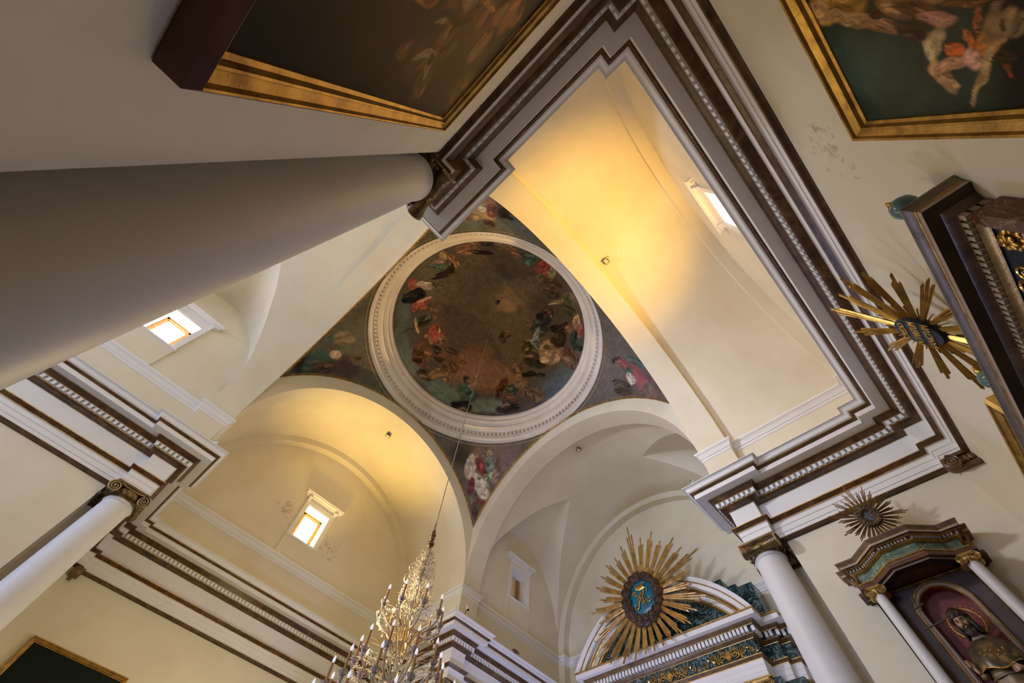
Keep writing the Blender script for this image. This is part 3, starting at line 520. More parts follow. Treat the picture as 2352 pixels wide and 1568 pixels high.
for ax, u0, u1, fu in (('y', e1, e1+.045, e1+.045), ('y', e3-.045, e3, e3-.045), ('x', WX4-.045, WX4, WX4-.045), ('x', -.92, -.82, -.82)):
    mbb = band(ax, u0, u1, .62, [(fu, .665, 0)] + ([(-.92, .665, 0)] if fu == -.82 else []))
    struct(mbb.build('ceiling', PLA, smooth=30))
# ---- lunette walls, with openings
def holewall(name, uv2w, outer, holes, m=PLA):
    polys = [[Vector((u, v, 0)) for u, v in outer]]+[[Vector((u, v, 0)) for u, v in h] for h in holes]
    flat_ = [p for q in polys for p in q]; tri = tessellate_polygon(polys)
    mb = MB(); mb.add([uv2w(p.x, p.y) for p in flat_], [tuple(t) for t in tri]); return struct(mb.build(name, m))
def halfcirc(c, r, n=48): return [(c+r*math.cos(PI*i/n), SPR+r*math.sin(PI*i/n)) for i in range(n+1)]
def halfell(c, ra, rb, n=32): return [(c+ra*math.cos(PI*i/n), SPR+rb*math.sin(PI*i/n)) for i in range(n+1)]
def rect(u, hw, z0, z1): return [(u-hw, z0), (u+hw, z0), (u+hw, z1), (u-hw, z1)]
WIN = dict(near=(.540, .0665, 1.280, 1.458), far=(.532, .0665, 1.280, 1.456), nw=(-.515, .0650, 1.300, 1.463), ne=(1.574, .0600, 1.305, 1.467))
u, hw, z0, z1 = WIN['near']; holewall('wall_lunette_near', lambda p, q: V(p, e1, q), halfcirc(CX, .625), [rect(u, hw, z0, z1)])
u, hw, z0, z1 = WIN['far']; holewall('wall_lunette_far', lambda p, q: V(p, e3, q), halfcirc(CX, .625), [rect(u, hw, z0, z1)], STF)
holewall('wall_lunette_apse', lambda p, q: V(WX4, p, q), halfcirc(CY, .66), [])
holewall('wall_lunette_entrance', lambda p, q: V(XF, p, q), halfcirc(CY, .66), [])
for nm, cc, sg, key in (('wall_lunette_nave_north', -.505, 1, 'nw'), ('wall_lunette_nave_south', -.505, -1, 'nw'), ('wall_lunette_altar_north', 1.574, 1, 'ne'), ('wall_lunette_altar_south', 1.574, -1, 'ne'),
                        ('wall_lunette_entry_north', -1.25, 1, None), ('wall_lunette_entry_south', -1.25, -1, None), ('wall_lunette_door_north', -1.95, 1, None), ('wall_lunette_door_south', -1.95, -1, None)):
    if key: u, hw, z0, z1 = WIN[key]
    else: u, hw, z0, z1 = cc, .065, 1.30, 1.463
    holewall(nm, (lambda s_: (lambda p, q: V(p, CY+s_*a, q)))(sg), halfell(cc, .342, .524), [rect(u, hw, z0, z1)])
# ---- windows
WN = [0]
def window(key, loc, rz, hw, z0, z1, col, st, blind=False, panel=True):
    WN[0] += 1; n = WN[0]; H = (z1-z0)*K; W = hw*K
    zb = loc[2]
    r = MB()                                   # splayed reveal, y runs into the wall
    D = .40; iw, ib, it_ = W-.10, .10, H-.10
    fr = [(-W, 0, 0), (W, 0, 0), (W, 0, H), (-W, 0, H)]; bk = [(-iw, D, ib), (iw, D, ib), (iw, D, it_), (-iw, D, it_)]
    r.add(fr+bk, [(0, 1, 5, 4), (1, 2, 6, 5), (2, 3, 7, 6), (3, 0, 4, 7)])
    root = r.build('window_%d' % n, PLW, loc=loc); root.rotation_euler = (0, 0, rz); struct(root)
    if blind:
        p = MB(); p.box(-iw, D, ib, iw, D+.05, it_); p.build('shutter_board', PLA, root)
        p = MB(); p.box(iw-.10, D-.09, ib, iw-.02, D-.02, it_); p.box(iw-.2, D-.03, ib, iw-.15, D, it_); p.build('window_frame', WOODW, root)
    else:
        p = MB(); t = .07
        for (x0, zz0, x1, zz1) in ((-iw, ib, -iw+t, it_), (iw-t, ib, iw, it_), (-iw, ib, iw, ib+t), (-iw, it_-t, iw, it_)): p.box(x0, D-.06, zz0, x1, D+.04, zz1)
        t2 = .10
        for (x0, zz0, x1, zz1) in ((-iw, ib, -iw+t2, it_), (iw-t2, ib, iw, it_), (-iw, ib, iw, ib+t2), (-iw, it_-t2, iw, it_)): p.box(x0, D-.02, zz0, x1, D+.04, zz1)
        p.build('window_frame', WOODW, root)
        p = MB(); p.quad((-iw, D+.03, ib), (iw, D+.03, ib), (iw, D+.03, it_), (-iw, D+.03, it_)); g = p.build('pane', window_mat('daylit_glass_%d' % n, col, st), root); g['label'] = 'bright daylit glass pane'
    # moulded surround
    s = MB(); o1, o2 = .05, .17
    for (q0, q1, dp) in ((0, .055, .025), (.055, .15, .045), (.15, .185, .06)):
        s.box(-W-q1, -dp, -.02, -W-q0, 0.0, H+q1); s.box(W+q0, -dp, -.02, W+q1, 0.0, H+q1); s.box(-W-q0-.0, -dp, H+q0, W+q0+.0, 0.0, H+q1)
    s.build('window_surround', PLW, root)
    s = MB(); prof_ = [(0, 0), (.03, .0), (.045, .05), (.09, .06), (.10, .10), (.17, .12), (.18, .17), (.20, .19), (.20, .23), (0, .23)]
    x0, x1 = -W-.26, W+.26; zc = H+.30
    # hood: frieze plus cornice with returned ends
    s.box(-W-.15, -.035, H+.185, W+.15, 0, zc)
    rows = []
    for (d_, h__) in prof_: rows.append([(x0-d_+.02, 0, zc+h__), (x0-d_+.02, -d_, zc+h__), (x1+d_-.02, -d_, zc+h__), (x1+d_-.02, 0, zc+h__)])
    s.grid(rows)
    for xs in (-W-.20, W+.06):
        s.add([(xs, -.03, zc), (xs+.14, -.03, zc), (xs+.14, -.15, zc), (xs, -.15, zc), (xs+.02, -.03, zc-.17), (xs+.12, -.03, zc-.17), (xs+.12, -.07, zc-.14), (xs+.02, -.07, zc-.14)],
              [(0, 1, 2, 3), (4, 5, 6, 7), (0, 1, 5, 4), (1, 2, 6, 5), (2, 3, 7, 6), (3, 0, 4, 7)])
        s.box(xs-.0, -.16, zc-.03, xs+.14, 0, zc+.03)
    s.build('window_hood', PLW, root)
    s = MB(); s.box(-W-.24, -.085, -.055, W+.24, 0, -.01); s.box(-W-.22, -.06, -.085, W+.22, 0, -.05)
    s.build('window_sill', PLW, root)
    if panel:
        s = MB(); hz = zb-(SPR*K+1.5); s.box(-W-.20, -.04, -hz, W+.20, 0, -.08); s.build('apron_panel', PLA, root)
    return root
def winat(key, ax, coord, rz, col, st, **k):
    u, hw, z0, z1 = WIN[key]; loc = V(u, coord, z0) if ax == 'y' else V(coord, u, z0)
    return window(key, loc, rz, hw, z0, z1, col, st, **k)
winat('near', 'y', e1, PI, (1.0, .82, .42), WST)
winat('far', 'y', e3, 0, (1.0, .80, .36), WST)
winat('nw', 'y', CY+a, 0, (1.0, .88, .66), WST)
winat('nw', 'y', CY-a, PI, (1.0, .88, .66), WST*1.0)
winat('ne', 'y', CY+a, 0, (1, 1, 1), 0, blind=True)
winat('ne', 'y', CY-a, PI, (1, 1, 1), 0, blind=True)
for ux in (-1.25, -1.95):  # unseen nave bays, glowing windows added for the light they give
    for sg, rz in ((1, 0), (-1, PI)):
        window('x', V(ux, CY+sg*a, 1.30), rz, .065, 1.30, 1.463, (1.0, .94, .84), WST)
# ---- ring, pendentives, dome
rp = [(.647, 1.858), (.647, 1.866), (.636, 1.866), (.636, 1.871), (.632, 1.872), (.632, 1.879), (.628, 1.881), (.628, 1.888), (.6225, 1.891), (.6225, 1.899), (.617, 1.903), (.613, 1.905), (.613, 1.928),
      (.6155, 1.929), (.6155, 1.933), (.6155, 1.949), (.600, 1.949), (.5985, 1.953), (.594, 1.959), (.590, 1.962), (.590, 1.966), (.577, 1.968), (.577, 1.988), (.5735, 1.990), (.572, 1.995), (.566, 2.002), (.560, 2.006), (.560, 2.022), (.556, 2.026), (.5495, 2.034), (.5495, 2.051), (.568, 2.051)]
rm = [1 if i in (0, 1) else 0 for i in range(len(rp)-1)]
rg = MB()
Mc = Matrix.Translation(V(CX, CY, 0)) @ Matrix.Translation((0, 0, 0))
for i in range(len(rp)-1):
    rg.lathe([(K*rp[i][0], K*rp[i][1]), (K*rp[i+1][0], K*rp[i+1][1])], 144, rm[i], Matrix.Translation(V(CX, CY, 0)))
for j in range(150):
    t = 2*PI*j/150; d = 2*PI/150*.55
    vs = []
    for tt in (t, t+d):
        for rr in (.6015, .6160):
            for z in (1.934, 1.9495): vs.append(V(CX+rr*math.cos(tt), CY+rr*math.sin(tt), z))
    rg.add(vs, [(0, 1, 3, 2), (4, 6, 7, 5), (0, 4, 5, 1), (0, 2, 6, 4)])
struct(rg.build('trim_4', [RINGM, GOLD], smooth=35))
PENM = paintmat('fresco_pendentive', 1, .6, 3.5, .45, .2)
DOMM = paintmat('fresco_dome', 1, .6, 2.5, .5, .2)
SR = .942
for k, (layers, gr, seed) in enumerate(((PEN_D, '5c5138', 3), (PEN_C, '4f4c34', 5), (PEN_A, '55503c', 7), (PEN_B, '5a4e44', 9))):
    az0 = PI/4+k*PI/2; rows = []; uvr = []; n = 200; m_ = 160
    for i in range(n+1):
        al = -PI/4+PI/2*i/n; rmax = h_/math.cos(PI/4-abs(al)); row = []; ur = []
        for j in range(m_+1):
            rr = rmax+(.625-rmax)*j/m_; z = math.sqrt(max(SR*SR-rr*rr, 0)); row.append(V(CX+rr*math.cos(az0+al), CY+rr*math.sin(az0+al), SPR+z)); ur.append((al, z))
        rows.append(row); uvr.append(ur)
    o = painted('ceiling', rows, PENM, uvr, gr, [([e for e in layers if math.hypot(e[2], e[3])*math.hypot(e[4], e[5]) > .0028], .5), (detail([e for e in layers if math.hypot(e[2], e[3])*math.hypot(e[4], e[5]) <= .0028], seed, 1, 4), .16)], .012, 14, GPEN, seed); struct(o)
# gilded edge of the pendentives
ge = MB()
for k in range(4):
    az0 = PI/4+k*PI/2; pts = []
    for i in range(81):
        al = -PI/4+PI/2*i/80; rr = h_/math.cos(PI/4-abs(al))-.003; z = math.sqrt(SR*SR-rr*rr)-.002; pts.append(V(CX+rr*math.cos(az0+al), CY+rr*math.sin(az0+al), SPR+z))
    ge.tube(pts, .022, 6)
    pts = [Vector(p) for p in pts]; inn = []
    for i in range(81):
        al = (-PI/4+PI/2*i/80)*.975; rr = h_/math.cos(PI/4-abs(al))-.010; z = math.sqrt(SR*SR-rr*rr)-.001; inn.append(V(CX+rr*math.cos(az0+al), CY+rr*math.sin(az0+al), SPR+z))
    ge.tube(inn, .012, 6)
struct(ge.build('trim_5', GOLD, smooth=60))
rows = []; uvr = []; nA, nE = 640, 230; ZD = 2.055; RD = .562
for i in range(nE+1):
    el = PI/2*i/nE*.9995; row = []; ur = []
    for j in range(nA):
        t = 2*PI*j/nA; rr = RD*math.cos(el); rho = 1-el/(PI/2); row.append(V(CX+rr*math.cos(t), CY+rr*math.sin(t), ZD+RD*math.sin(el))); ur.append((rho*math.cos(t), rho*math.sin(t)))
    rows.append(row); uvr.append(ur)
DOME = struct(painted('ceiling', rows, DOMM, uvr, '4a3f33', [(DOME_BG, .5), (detail(DOME_FIG, 77, 1, 7), .10)], .028, 11, GDOME, 21, closed=True))
db = MB()
for i, (q0, q1) in enumerate((((.566, 2.05), (.566, 2.056)), ((.566, 2.056), (.5595, 2.058)), ((.5595, 2.058), (.5595, 2.068)), ((.5595, 2.068), (.563, 2.071)))):
    db.lathe([(K*q0[0], K*q0[1]), (K*q1[0], K*q1[1])], 120, 0, Matrix.Translation(V(CX, CY, 0)))
struct(db.build('trim_6', noisy('black_base_band', [(.3, (.01, .008, .007)), (.7, (.03, .022, .016))], 3, .4), smooth=40))
# ---- floor
fl = MB(); q0 = V(XF-.05, e1-.05, ZF); q1 = V(WX4+.05, e3+.05, ZF); fl.box(q0[0], q0[1], -.1, q1[0], q1[1], 0)
fm, nt, b = newmat('stone_floor'); co = coords(nt); ck = nt.nodes.new('ShaderNodeTexChecker'); ck.inputs['Scale'].default_value = 2
ck.inputs[1].default_value = (.14, .10, .07, 1); ck.inputs[2].default_value = (.09, .06, .045, 1); nt.links.new(co, ck.inputs[0]); nt.links.new(ck.outputs[0], b.inputs['Base Color']); b.inputs['Roughness'].default_value = .35
struct(fl.build('floor', fm))
# ================================================================== COLUMNS
LL = lambda x, y, z: (x, y, z)
def spiral(mb, cx, cz, y, r, turns, hand, mi=0, tk=.16, start=PI/2, M=None, n=44, depth=.6):
    pts = []; rr = []
    for i in range(n+1):
        t = i/n; a = start+hand*turns*2*PI*t; q = r*(1-t)**.85*.88+r*.06
        pts.append((cx+q*math.cos(a), y-.02*r, cz+q*math.sin(a))); rr.append(r*tk*(1-t*.55))
    mb.tube(pts, rr, 6, mi, M, flat=depth)
def ionic(parent, zt, h, r, mats, name='capital', eggs=True, joined=False):
    """zt: top of the capital, h: its height, r: neck radius. scrolls face local -y and +y"""
    cap = MB(); ab = r*1.32
    cap.box(-ab, -ab, zt-h*.16, ab, ab, zt); cap.box(-ab*.94, -ab*.94, zt-h*.26, ab*.94, ab*.94, zt-h*.15)
    cap.lathe([(r, zt-h), (r*1.07, zt-h*.98), (r*1.09, zt-h*.93), (r*1.05, zt-h*.88), (r*1.08, zt-h*.85), (r*1.24, zt-h*.55), (r*1.22, zt-h*.3), (r*.9, zt-h*.22)], 40)
    if eggs:
        for k in range(16):
            a = 2*PI*k/16+.1; cap.sphere((r*1.16*math.cos(a), r*1.16*math.sin(a), zt-h*.62), r*.15, 8, 6, sc3=(1, 1, 1.4))
    c = None if joined else cap.build(name, mats[0], parent, smooth=40)
    vr = h*.50; vx = r*1.12; vz = zt-h*.62; yf = r*1.24
    for sx in (-1, 1):
        v = cap if joined else MB()
        prof_ = [(vr*1.0, -yf), (vr*1.0, -yf*.9), (vr*.86, -yf*.75), (vr*.66, -yf*.4), (vr*.56, -yf*.15), (vr*.66, -yf*.10), (vr*.66, yf*.10), (vr*.56, yf*.15), (vr*.66, yf*.4), (vr*.86, yf*.75), (vr*1.0, yf*.9), (vr*1.0, yf)]
        v.lathe([(q, y) for q, y in prof_], 24, 0, Matrix.Translation((sx*vx, 0, vz)), axis='y')
        for y, s_ in ((-yf, 1), (yf, -1)):
            v.lathe([(vr*1.0, y), (vr*.9, y+s_*.012*K*r/.3), (0, y+s_*.012*K*r/.3)], 24, 0, Matrix.Translation((sx*vx, 0, vz)), axis='y')
        if not joined: v.build('bolster', mats[1], c, smooth=45)
        for y, fl in ((-yf, -1), (yf, 1)):
            v = cap if joined else MB(); pts = []; rr = []; n = 60
            v.tube([(0, y, zt-h*.28), (sx*vx*.5, y, zt-h*.26), (sx*vx*.8, y, zt-h*.19)], vr*.13, 6)
            for i in range(n+1):
                t = i/n; a = PI/2-sx*2.6*2*PI*t; q = vr*(.92*(1-t)+.10)
                pts.append((sx*vx+q*math.cos(a), y+fl*vr*.06, vz+q*math.sin(a))); rr.append(vr*(.13-.07*t))
            v.tube(pts, rr, 6); v.sphere((sx*vx, y+fl*vr*.05, vz), vr*.13, 8, 6)
            if not joined: v.build('volute', mats[2], c, smooth=60)
    if joined: c = cap.build(name, mats[0], parent, smooth=50)
    return c
def column(loc, label, mats, r0=.0450*K, r1=.0388*K, ztop=.7985*K+1.5, hc=.034*K, group=None, base=True, cat='column', name='column'):
    t = thing(name, label, cat, loc, 0, group)
    sh = MB(); zn = ztop-hc; pr = []
    for i in range(25):
        s = i/24; q = r0+(r1-r0)*(s**1.6); pr.append((q, .35+(zn-.09-.35)*s))
    pr += [(r1*1.0, zn-.09), (r1*1.05, zn-.075), (r1*1.09, zn-.055), (r1*1.05, zn-.035), (r1*1.0, zn-.03), (r1, zn+.01)]
    sh.lathe(pr, 64); sh.build('shaft', mats[3], t, smooth=40)
    ionic(t, ztop, hc, r1, mats)
    if base:
        b = MB(); b.box(-r0*1.4, -r0*1.4, 0, r0*1.4, r0*1.4, .12)
        b.lathe([(r0*1.38, .12), (r0*1.42, .16), (r0*1.38, .20), (r0*1.2, .21), (r0*1.15, .25), (r0*1.2, .28), (r0*1.26, .30), (r0*1.2, .33), (r0*1.02, .35), (r0, .36)], 48); b.build('base', mats[3], t, smooth=40)
    return t
CM = [OLDGOLD, OLDGOLD, SCROLL, SHAFT]
o = .660
c0 = column(V(CX-o, CY-o, 0)[:2]+(0,), 'big pale column nearest the camera, its shaft sweeping across the left of the view', CM, group=None)
dup(c0, 'white column below the corner of the cornice, beside the small saint altar', loc=V(CX+o, CY-o, 0)[:2]+(0,))
dup(c0, 'white column rising from the lower left with both gilded scrolls in view', loc=V(CX-o, CY+o, 0)[:2]+(0,))
dup(c0, 'column behind the chandelier, only its capital reaching into view', loc=V(CX+o, CY+o, 0)[:2]+(0,))
# corner pilaster capitals with a single scroll
def pilcap(x, y, fx, fy, label, w_=.047):
    t = thing('pilaster_capital', label, 'capital', V(x, y, 0)[:2]+(0,)); zt = .797*K+1.5; h = .034*K
    # faces +-x (fx) ; scroll at the +-y end (fy)
    W = w_*K
    m = MB(); m.box(min(-fx*.02, fx*.12), min(0, fy*W), zt-h*.22, max(-fx*.02, fx*.12), max(0, fy*W), zt)
    m.box(min(-fx*.02, fx*.07), min(0, fy*W*.96), zt-h*.95, max(-fx*.02, fx*.07), max(0, fy*W*.96), zt-h*.2)
    m.box(min(-fx*.02, fx*.10), min(0, fy*W), zt-h*1.12, max(-fx*.02, fx*.10), max(0, fy*W), zt-h*.93)
    for k in range(3): m.sphere((fx*.09, fy*W*(.16+.22*k), zt-h*.56), .05, 10, 8, sc3=(.7, 1, 1.4))
    c = m.build('capital_block', BROWNC, t, smooth=40)
    v = MB(); vr = h*.5; cy_ = fy*W*1.0; cz = zt-h*.62; Mx = Matrix.Translation((0, cy_, cz))
    v.lathe([(0, fx*.17), (vr*.9, fx*.17), (vr, fx*.155), (vr, fx*.02), (vr*.8, -fx*.05)], 24, 0, Mx, axis='x')
    pts = []; rr = []
    for i in range(61):
        s = i/60; a = PI/2+fy*2.5*2*PI*s; q = vr*(.92*(1-s)+.1); pts.append((fx*.175, cy_+q*math.cos(a), cz+q*math.sin(a))); rr.append(vr*(.13-.07*s))
    v.tube(pts, rr, 6); v.build('volute', BROWNC, c, smooth=50)
    return t
pilcap(CX+pf, WY1, -1, 1, 'brown scrolled capital in the corner above the painting frame at the right')
pilcap(CX-pf, WY1, 1, 1, 'brown scrolled capital in the corner above the top of the large dark painting')
pilcap(CX-pf, WY3, 1, -1, 'dark capital half hidden behind the lower left column', .030)
pilcap(CX+pf, WY3, -1, -1, 'brown scrolled capital in the far corner hidden behind the chandelier', .030)
# dark moulding inside the column recesses
nb = MB()
for sx in (-1, 1):
    for sy in (-1, 1):
        x0, y0 = CX+sx*.7235, CY+sy*.7235
        for (dx, dy, ex, ey) in ((0, 0, -sx*.006, -sy*.075), (0, 0, -sx*.075, -sy*.006)):
            a0 = V(min(x0, x0+ex), min(y0, y0+ey), .757); a1 = V(max(x0, x0+ex), max(y0, y0+ey), .765); nb.box(*a0, *a1)
struct(nb.build('trim_7', BROWN))

# ================================================================== PAINTINGS
BIGC = ('242d22', '2c3a2e', '0d0b07', '130d06', '2a1b08', '0c1d14', '3a3322')
def framed(name, label, loc, rz, w_, h_m, fr, depth, uv, layers, ground, seed, warp, ws, gain, fmat, tilt=0, nx=240, nz_=200, side=None, rough=.35, lab2=None, pmat=None):
    """loc: lower left corner of the frame on the wall as one faces it"""
    t = thing(name, label, 'painting', loc, rot=(tilt, 0, rz))
    x1, z1 = w_, h_m
    prof_ = [(0, 0), (0, -depth*.75), (.03, -depth), (fr*.30, -depth*.97), (fr*.34, -depth*.80), (fr*.62, -depth*.62), (fr*.70, -depth*.70), (fr*.78, -depth*.66), (fr*.84, -depth*.45), (fr, -depth*.38), (fr, -depth*.2)]
    f = MB(); rows = []
    for (q, y) in prof_: rows.append([(q, y, q), (x1-q, y, q), (x1-q, y, z1-q), (q, y, z1-q)])
    ms = [1, 1]+[0]*(len(prof_)-3)
    f.grid(rows, ms, closed_u=True); f.build('frame', [fmat, side or fmat], t, smooth=25)
    bk = MB(); bk.box(.02, -.02, .02, x1-.02, 0, z1-.02); bk.build('backing_board', WOODR, t)
    rows = []; uvr = []; q = fr*.9
    for i in range(nz_+1):
        z = q+(z1-2*q)*i/nz_; row = []; ur = []
        for j in range(nx+1):
            x = q+(x1-2*q)*j/nx; row.append((x, -depth*.3, z)); ur.append(uv(x, z))
        rows.append(row); uvr.append(ur)
    cv = painted('canvas', rows, pmat, uvr, ground, [([e for e in layers if e[6] in BIGC], .5), (detail([e for e in layers if e[6] not in BIGC], seed, 1, 5), .22)], warp, ws, gain, seed, t, sat=.95)
    return t
CANV = paintmat('oil_paint', 1, .55, 3.0, .45, .15)
# near end wall (facing +y): local x runs towards -x of the plan
def uv_near(x0, z0): return lambda x, z: (x0-x/K, z0+z/K)
X0, Z0 = .268, .165
framed('framed_painting', 'gold-framed painting of draped angels on a dark green sky, at the top right', V(X0, WY1+.002, Z0), PI, (X0+.075)*K, (.600-Z0)*K, .17, .16,
       uv_near(X0, Z0), PIC_TR, '1c2218', 31, .006, 60, GTR, FRAMEG, pmat=CANV)
X1, Z1_ = 1.155, .20
framed('framed_painting', 'edge of a dark painting beside the large altarpiece at the right', V(X1, WY1+.002, Z1_), PI, (X1-.798)*K, (.614-Z1_)*K, .17, .16,
       uv_near(X1, Z1_), [(.9, .4, .03, 0, 0, .05, '3a3322')], '15170f', 33, .01, 40, 1.0, FRAMEG, pmat=CANV)
# west wall: local x runs towards +y of the plan
ZB, ZT = .167, .607; YL = -.235; YR = .0858
tl = 0
framed('framed_painting', 'large dark brown painting in a deep gilded frame, at the top left', V(CX-AW+.0005, YL, ZB), PI/2, (YR-YL)*K, (ZT-ZB)*K, .125, .125,
       (lambda x, z: (YL+x/K, ZB+z/K)), PIC_TL, '120c05', 35, .012, 30, GTL, FRAMEG, tilt=tl, side=WOODR, pmat=CANV)
# far end wall: local x runs towards +x
XL, XR, ZT3 = -.0295, .2748, .610
framed('framed_painting', 'nearly black green painting in a thin gold frame, at the bottom left corner', V(XL, WY3-.002, .22), 0, (XR-XL)*K, (ZT3-.22)*K, .10, .12,
       (lambda x, z: (x, z)), [(1.2, 1.6, .8, 0, 0, .6, '0c1d14')], '08120c', 37, .2, 2, 1.8, FRAMEG, pmat=CANV)
XL, XR = .80, 1.09
framed('framed_painting', 'gold-framed dark painting on the far wall, hidden below the chandelier', V(XL, WY3-.002, .22), 0, (XR-XL)*K, (.610-.22)*K, .14, .14,
       (lambda x, z: (x, z)), [(1.2, 1.6, .8, 0, 0, .6, '0c1d14')], '08120c', 39, .2, 2, 1.0, FRAMEG, pmat=CANV)

# ================================================================== SUNBURSTS
def raymesh(mb, a, r0, r1, w0, w1, th, y, split=.0):
    c, s = math.cos(a), math.sin(a)
    def P(r, t, d): return (r*c-t*s, y+d, r*s+t*c)
    L = r1-r0; tip = w1*1.1
    secs = []
    for r, w_ in ((r0, w0), (r1-tip, w1)): secs.append([P(r, -w_/2, 0), P(r, -w_/2*.85, -th*.45), P(r, 0, -th), P(r, w_/2*.85, -th*.45), P(r, w_/2, 0), P(r, 0, th*.4)])
    mb.grid(secs, closed_u=True)
    top = secs[1]; tp = P(r1, -w1*.25, 0); b = len(mb.v)
    mb.add(top+[tp], [(i, (i+1) % 6, 6) for i in range(6)])
    mb.add(secs[0], [(0, 1, 2, 3, 4, 5)])
def oval(a, rx, rz): return rx*rz/math.sqrt((rz*math.cos(a))**2+(rx*math.sin(a))**2)
def textpart(txt, size, loc, mat_, parent, ext=.012, align='CENTER', sx=1.0, name='lettering', rot=(PI/2, 0, 0)):
    cu = bpy.data.curves.new('lettering_curve', 'FONT'); cu.body = txt; cu.size = size; cu.extrude = ext; cu.align_x = align; cu.align_y = 'CENTER'; cu.resolution_u = 3; cu.bevel_depth = .003
    ob = bpy.data.objects.new('tmp', cu); C.objects.link(ob); dg = bpy.context.evaluated_depsgraph_get()
    me = bpy.data.meshes.new_from_object(ob.evaluated_get(dg)); bpy.data.objects.remove(ob)
    me.materials.clear(); me.materials.append(mat_)
    o = bpy.data.objects.new(name, me); C.objects.link(o); o.parent = parent; o.location = loc; o.rotation_euler = rot; o.scale = (sx, 1, 1)
    return o
random.seed(4)
def sunburst(name, label, loc, rot, rx, rz, lens, mat_, plate, wreath=None, small=True, per=3, wd=.035, spread=.085, nw=16):
    t = thing(name, label, 'sunburst', loc, rot=rot)
    n = len(lens)
    for k, L in enumerate(lens):
        a = PI/2-2*PI*k/n; m = MB()
        for j in range(per):
            off = (j-(per-1)/2)*spread; L2 = L*(1.0 if j == per//2 else random.uniform(.84, .93))
            a2 = a+off; r0 = oval(a2, rx, rz)*.85; raymesh(m, a+off*.92, r0, max(L2, r0*1.3), wd*.9, wd*1.0, wd*.8, 0)
        m.build('ray', mat_, t, smooth=None)
        if small:
            m = MB(); a3 = a-PI/n; r0 = oval(a3, rx, rz)*.85; raymesh(m, a3, r0, r0*1.35+L*.16, wd*.7, wd*.25, wd*.5, .005); m.build('short_ray', mat_, t)
    pl = MB(); rows = []
    for f, y in ((0, -.075), (.55, -.075), (.97, -.065), (1.0, -.045), (1.0, .02)): rows.append([(f*rx*math.cos(2*PI*j/48), y, f*rz*math.sin(2*PI*j/48)) for j in range(48)])
    pl.grid(rows, closed_u=True); pl.build('plate', plate, t, smooth=50)
    if wreath:
        wm, wr = wreath
        for k in range(nw):
            a = 2*PI*k/nw+random.uniform(-.05, .05); cxx = (rx+wr*.55)*math.cos(a); czz = (rz+wr*.55)*math.sin(a); q = wr*random.uniform(.85, 1.15)
            w_ = MB(); rows = []
            # curled puff: a lump with turned grooves
            tg = Vector((-math.sin(a), 0, math.cos(a))); rd = Vector((math.cos(a), 0, math.sin(a))); cc = Vector((cxx, -.07, czz))
            for i in range(11):
                ph = PI*i/10; row = []
                for j in range(18):
                    th = 2*PI*j/18; g = 1+.10*math.sin(3*th+5*ph+k)+.05*math.sin(7*ph)
                    d = (tg*math.cos(ph)*1.05+(rd*math.cos(th)+Vector((0, 1, 0))*math.sin(th)*.75)*math.sin(ph))*q*g*.92
                    row.append(tuple(cc+d))
                rows.append(row)
            w_.grid(rows, closed_u=True)
            pts = []
            for i in range(26):
                s = i/25; a4 = s*2.2*2*PI+k; rr = q*.62*(1-s)+.01; p = cc+tg*rr*math.cos(a4)+rd*rr*math.sin(a4)+Vector((0, -q*.66, 0)); pts.append(tuple(p))
            w_.tube(pts, [q*.13*(1-i/32) for i in range(26)], 6)
            w_.build('cloud_puff', wm, t, smooth=60)
    return t
# -- main altar sunburst with the MA monogram
L = [3.05, 2.35, 2.55, 2.2, 2.5, 2.35, 2.75, 2.05, 1.95, 2.45, 2.1, 2.0, 1.9, 1.75, 1.72, 1.72, 1.75, 1.95, 2.2, 2.4, 2.55, 2.45, 2.05, 2.35, 2.0, 2.3, 2.25, 2.3, 2.2, 2.4]
ms = sunburst('monogram_sunburst', 'largest gilded sunburst, a crowned monogram on blue in a dark cloud wreath', V(1.712, .863, 1.153), (math.radians(0), 0, -PI/2), .54, .66, L, SUNG, BLUEP, (WOODD, .20), wd=.068, spread=.048)
mg = MB(); y = -.11
def curve2(mb, pts, r, n=28, yy=y):
    # catmull-rom through 2D points
    P = [Vector((p[0], yy, p[1])) for p in pts]; P = [P[0]*2-P[1]]+P+[P[-1]*2-P[-2]]; out = []
    for i in range(1, len(P)-2):
        for j in range(8):
            s = j/8; out.append(tuple(.5*((2*P[i])+(-P[i-1]+P[i+1])*s+(2*P[i-1]-5*P[i]+4*P[i+1]-P[i+2])*s*s+(-P[i-1]+3*P[i]-3*P[i+1]+P[i+2])*s**3)))
    out.append(tuple(P[-2])); k = len(out)
    mb.tube(out, [r*(.45+.75*math.sin(PI*i/(k-1))) for i in range(k)], 7)
# M : two curled outer strokes and the inner V ; A : crossed strokes
curve2(mg, [(-.20, .17), (-.26, .20), (-.30, .15), (-.26, .10), (-.20, .14), (-.19, .22), (-.25, .25), (-.33, .20), (-.34, .1)], .014)
curve2(mg, [(-.33, .13), (-.30, .23), (-.20, .20), (-.15, .0), (-.14, -.22), (-.20, -.36), (-.30, -.34), (-.32, -.24), (-.26, -.20), (-.22, -.26)], .020)
curve2(mg, [(-.22, .22), (-.10, .02), (.0, -.20), (.04, -.30)], .016)
curve2(mg, [(.04, -.30), (.06, -.05), (.12, .18), (.20, .27), (.27, .23), (.26, .15), (.20, .16)], .018)
curve2(mg, [(.14, .24), (.13, .05), (.17, -.14), (.26, -.26), (.34, -.22), (.33, -.12), (.27, -.11), (.26, -.18)], .020)
curve2(mg, [(.02, .20), (-.05, .02), (-.12, -.20), (-.16, -.33)], .014)
curve2(mg, [(.0, .22), (.05, .02), (.10, -.22), (.15, -.40)], .020)
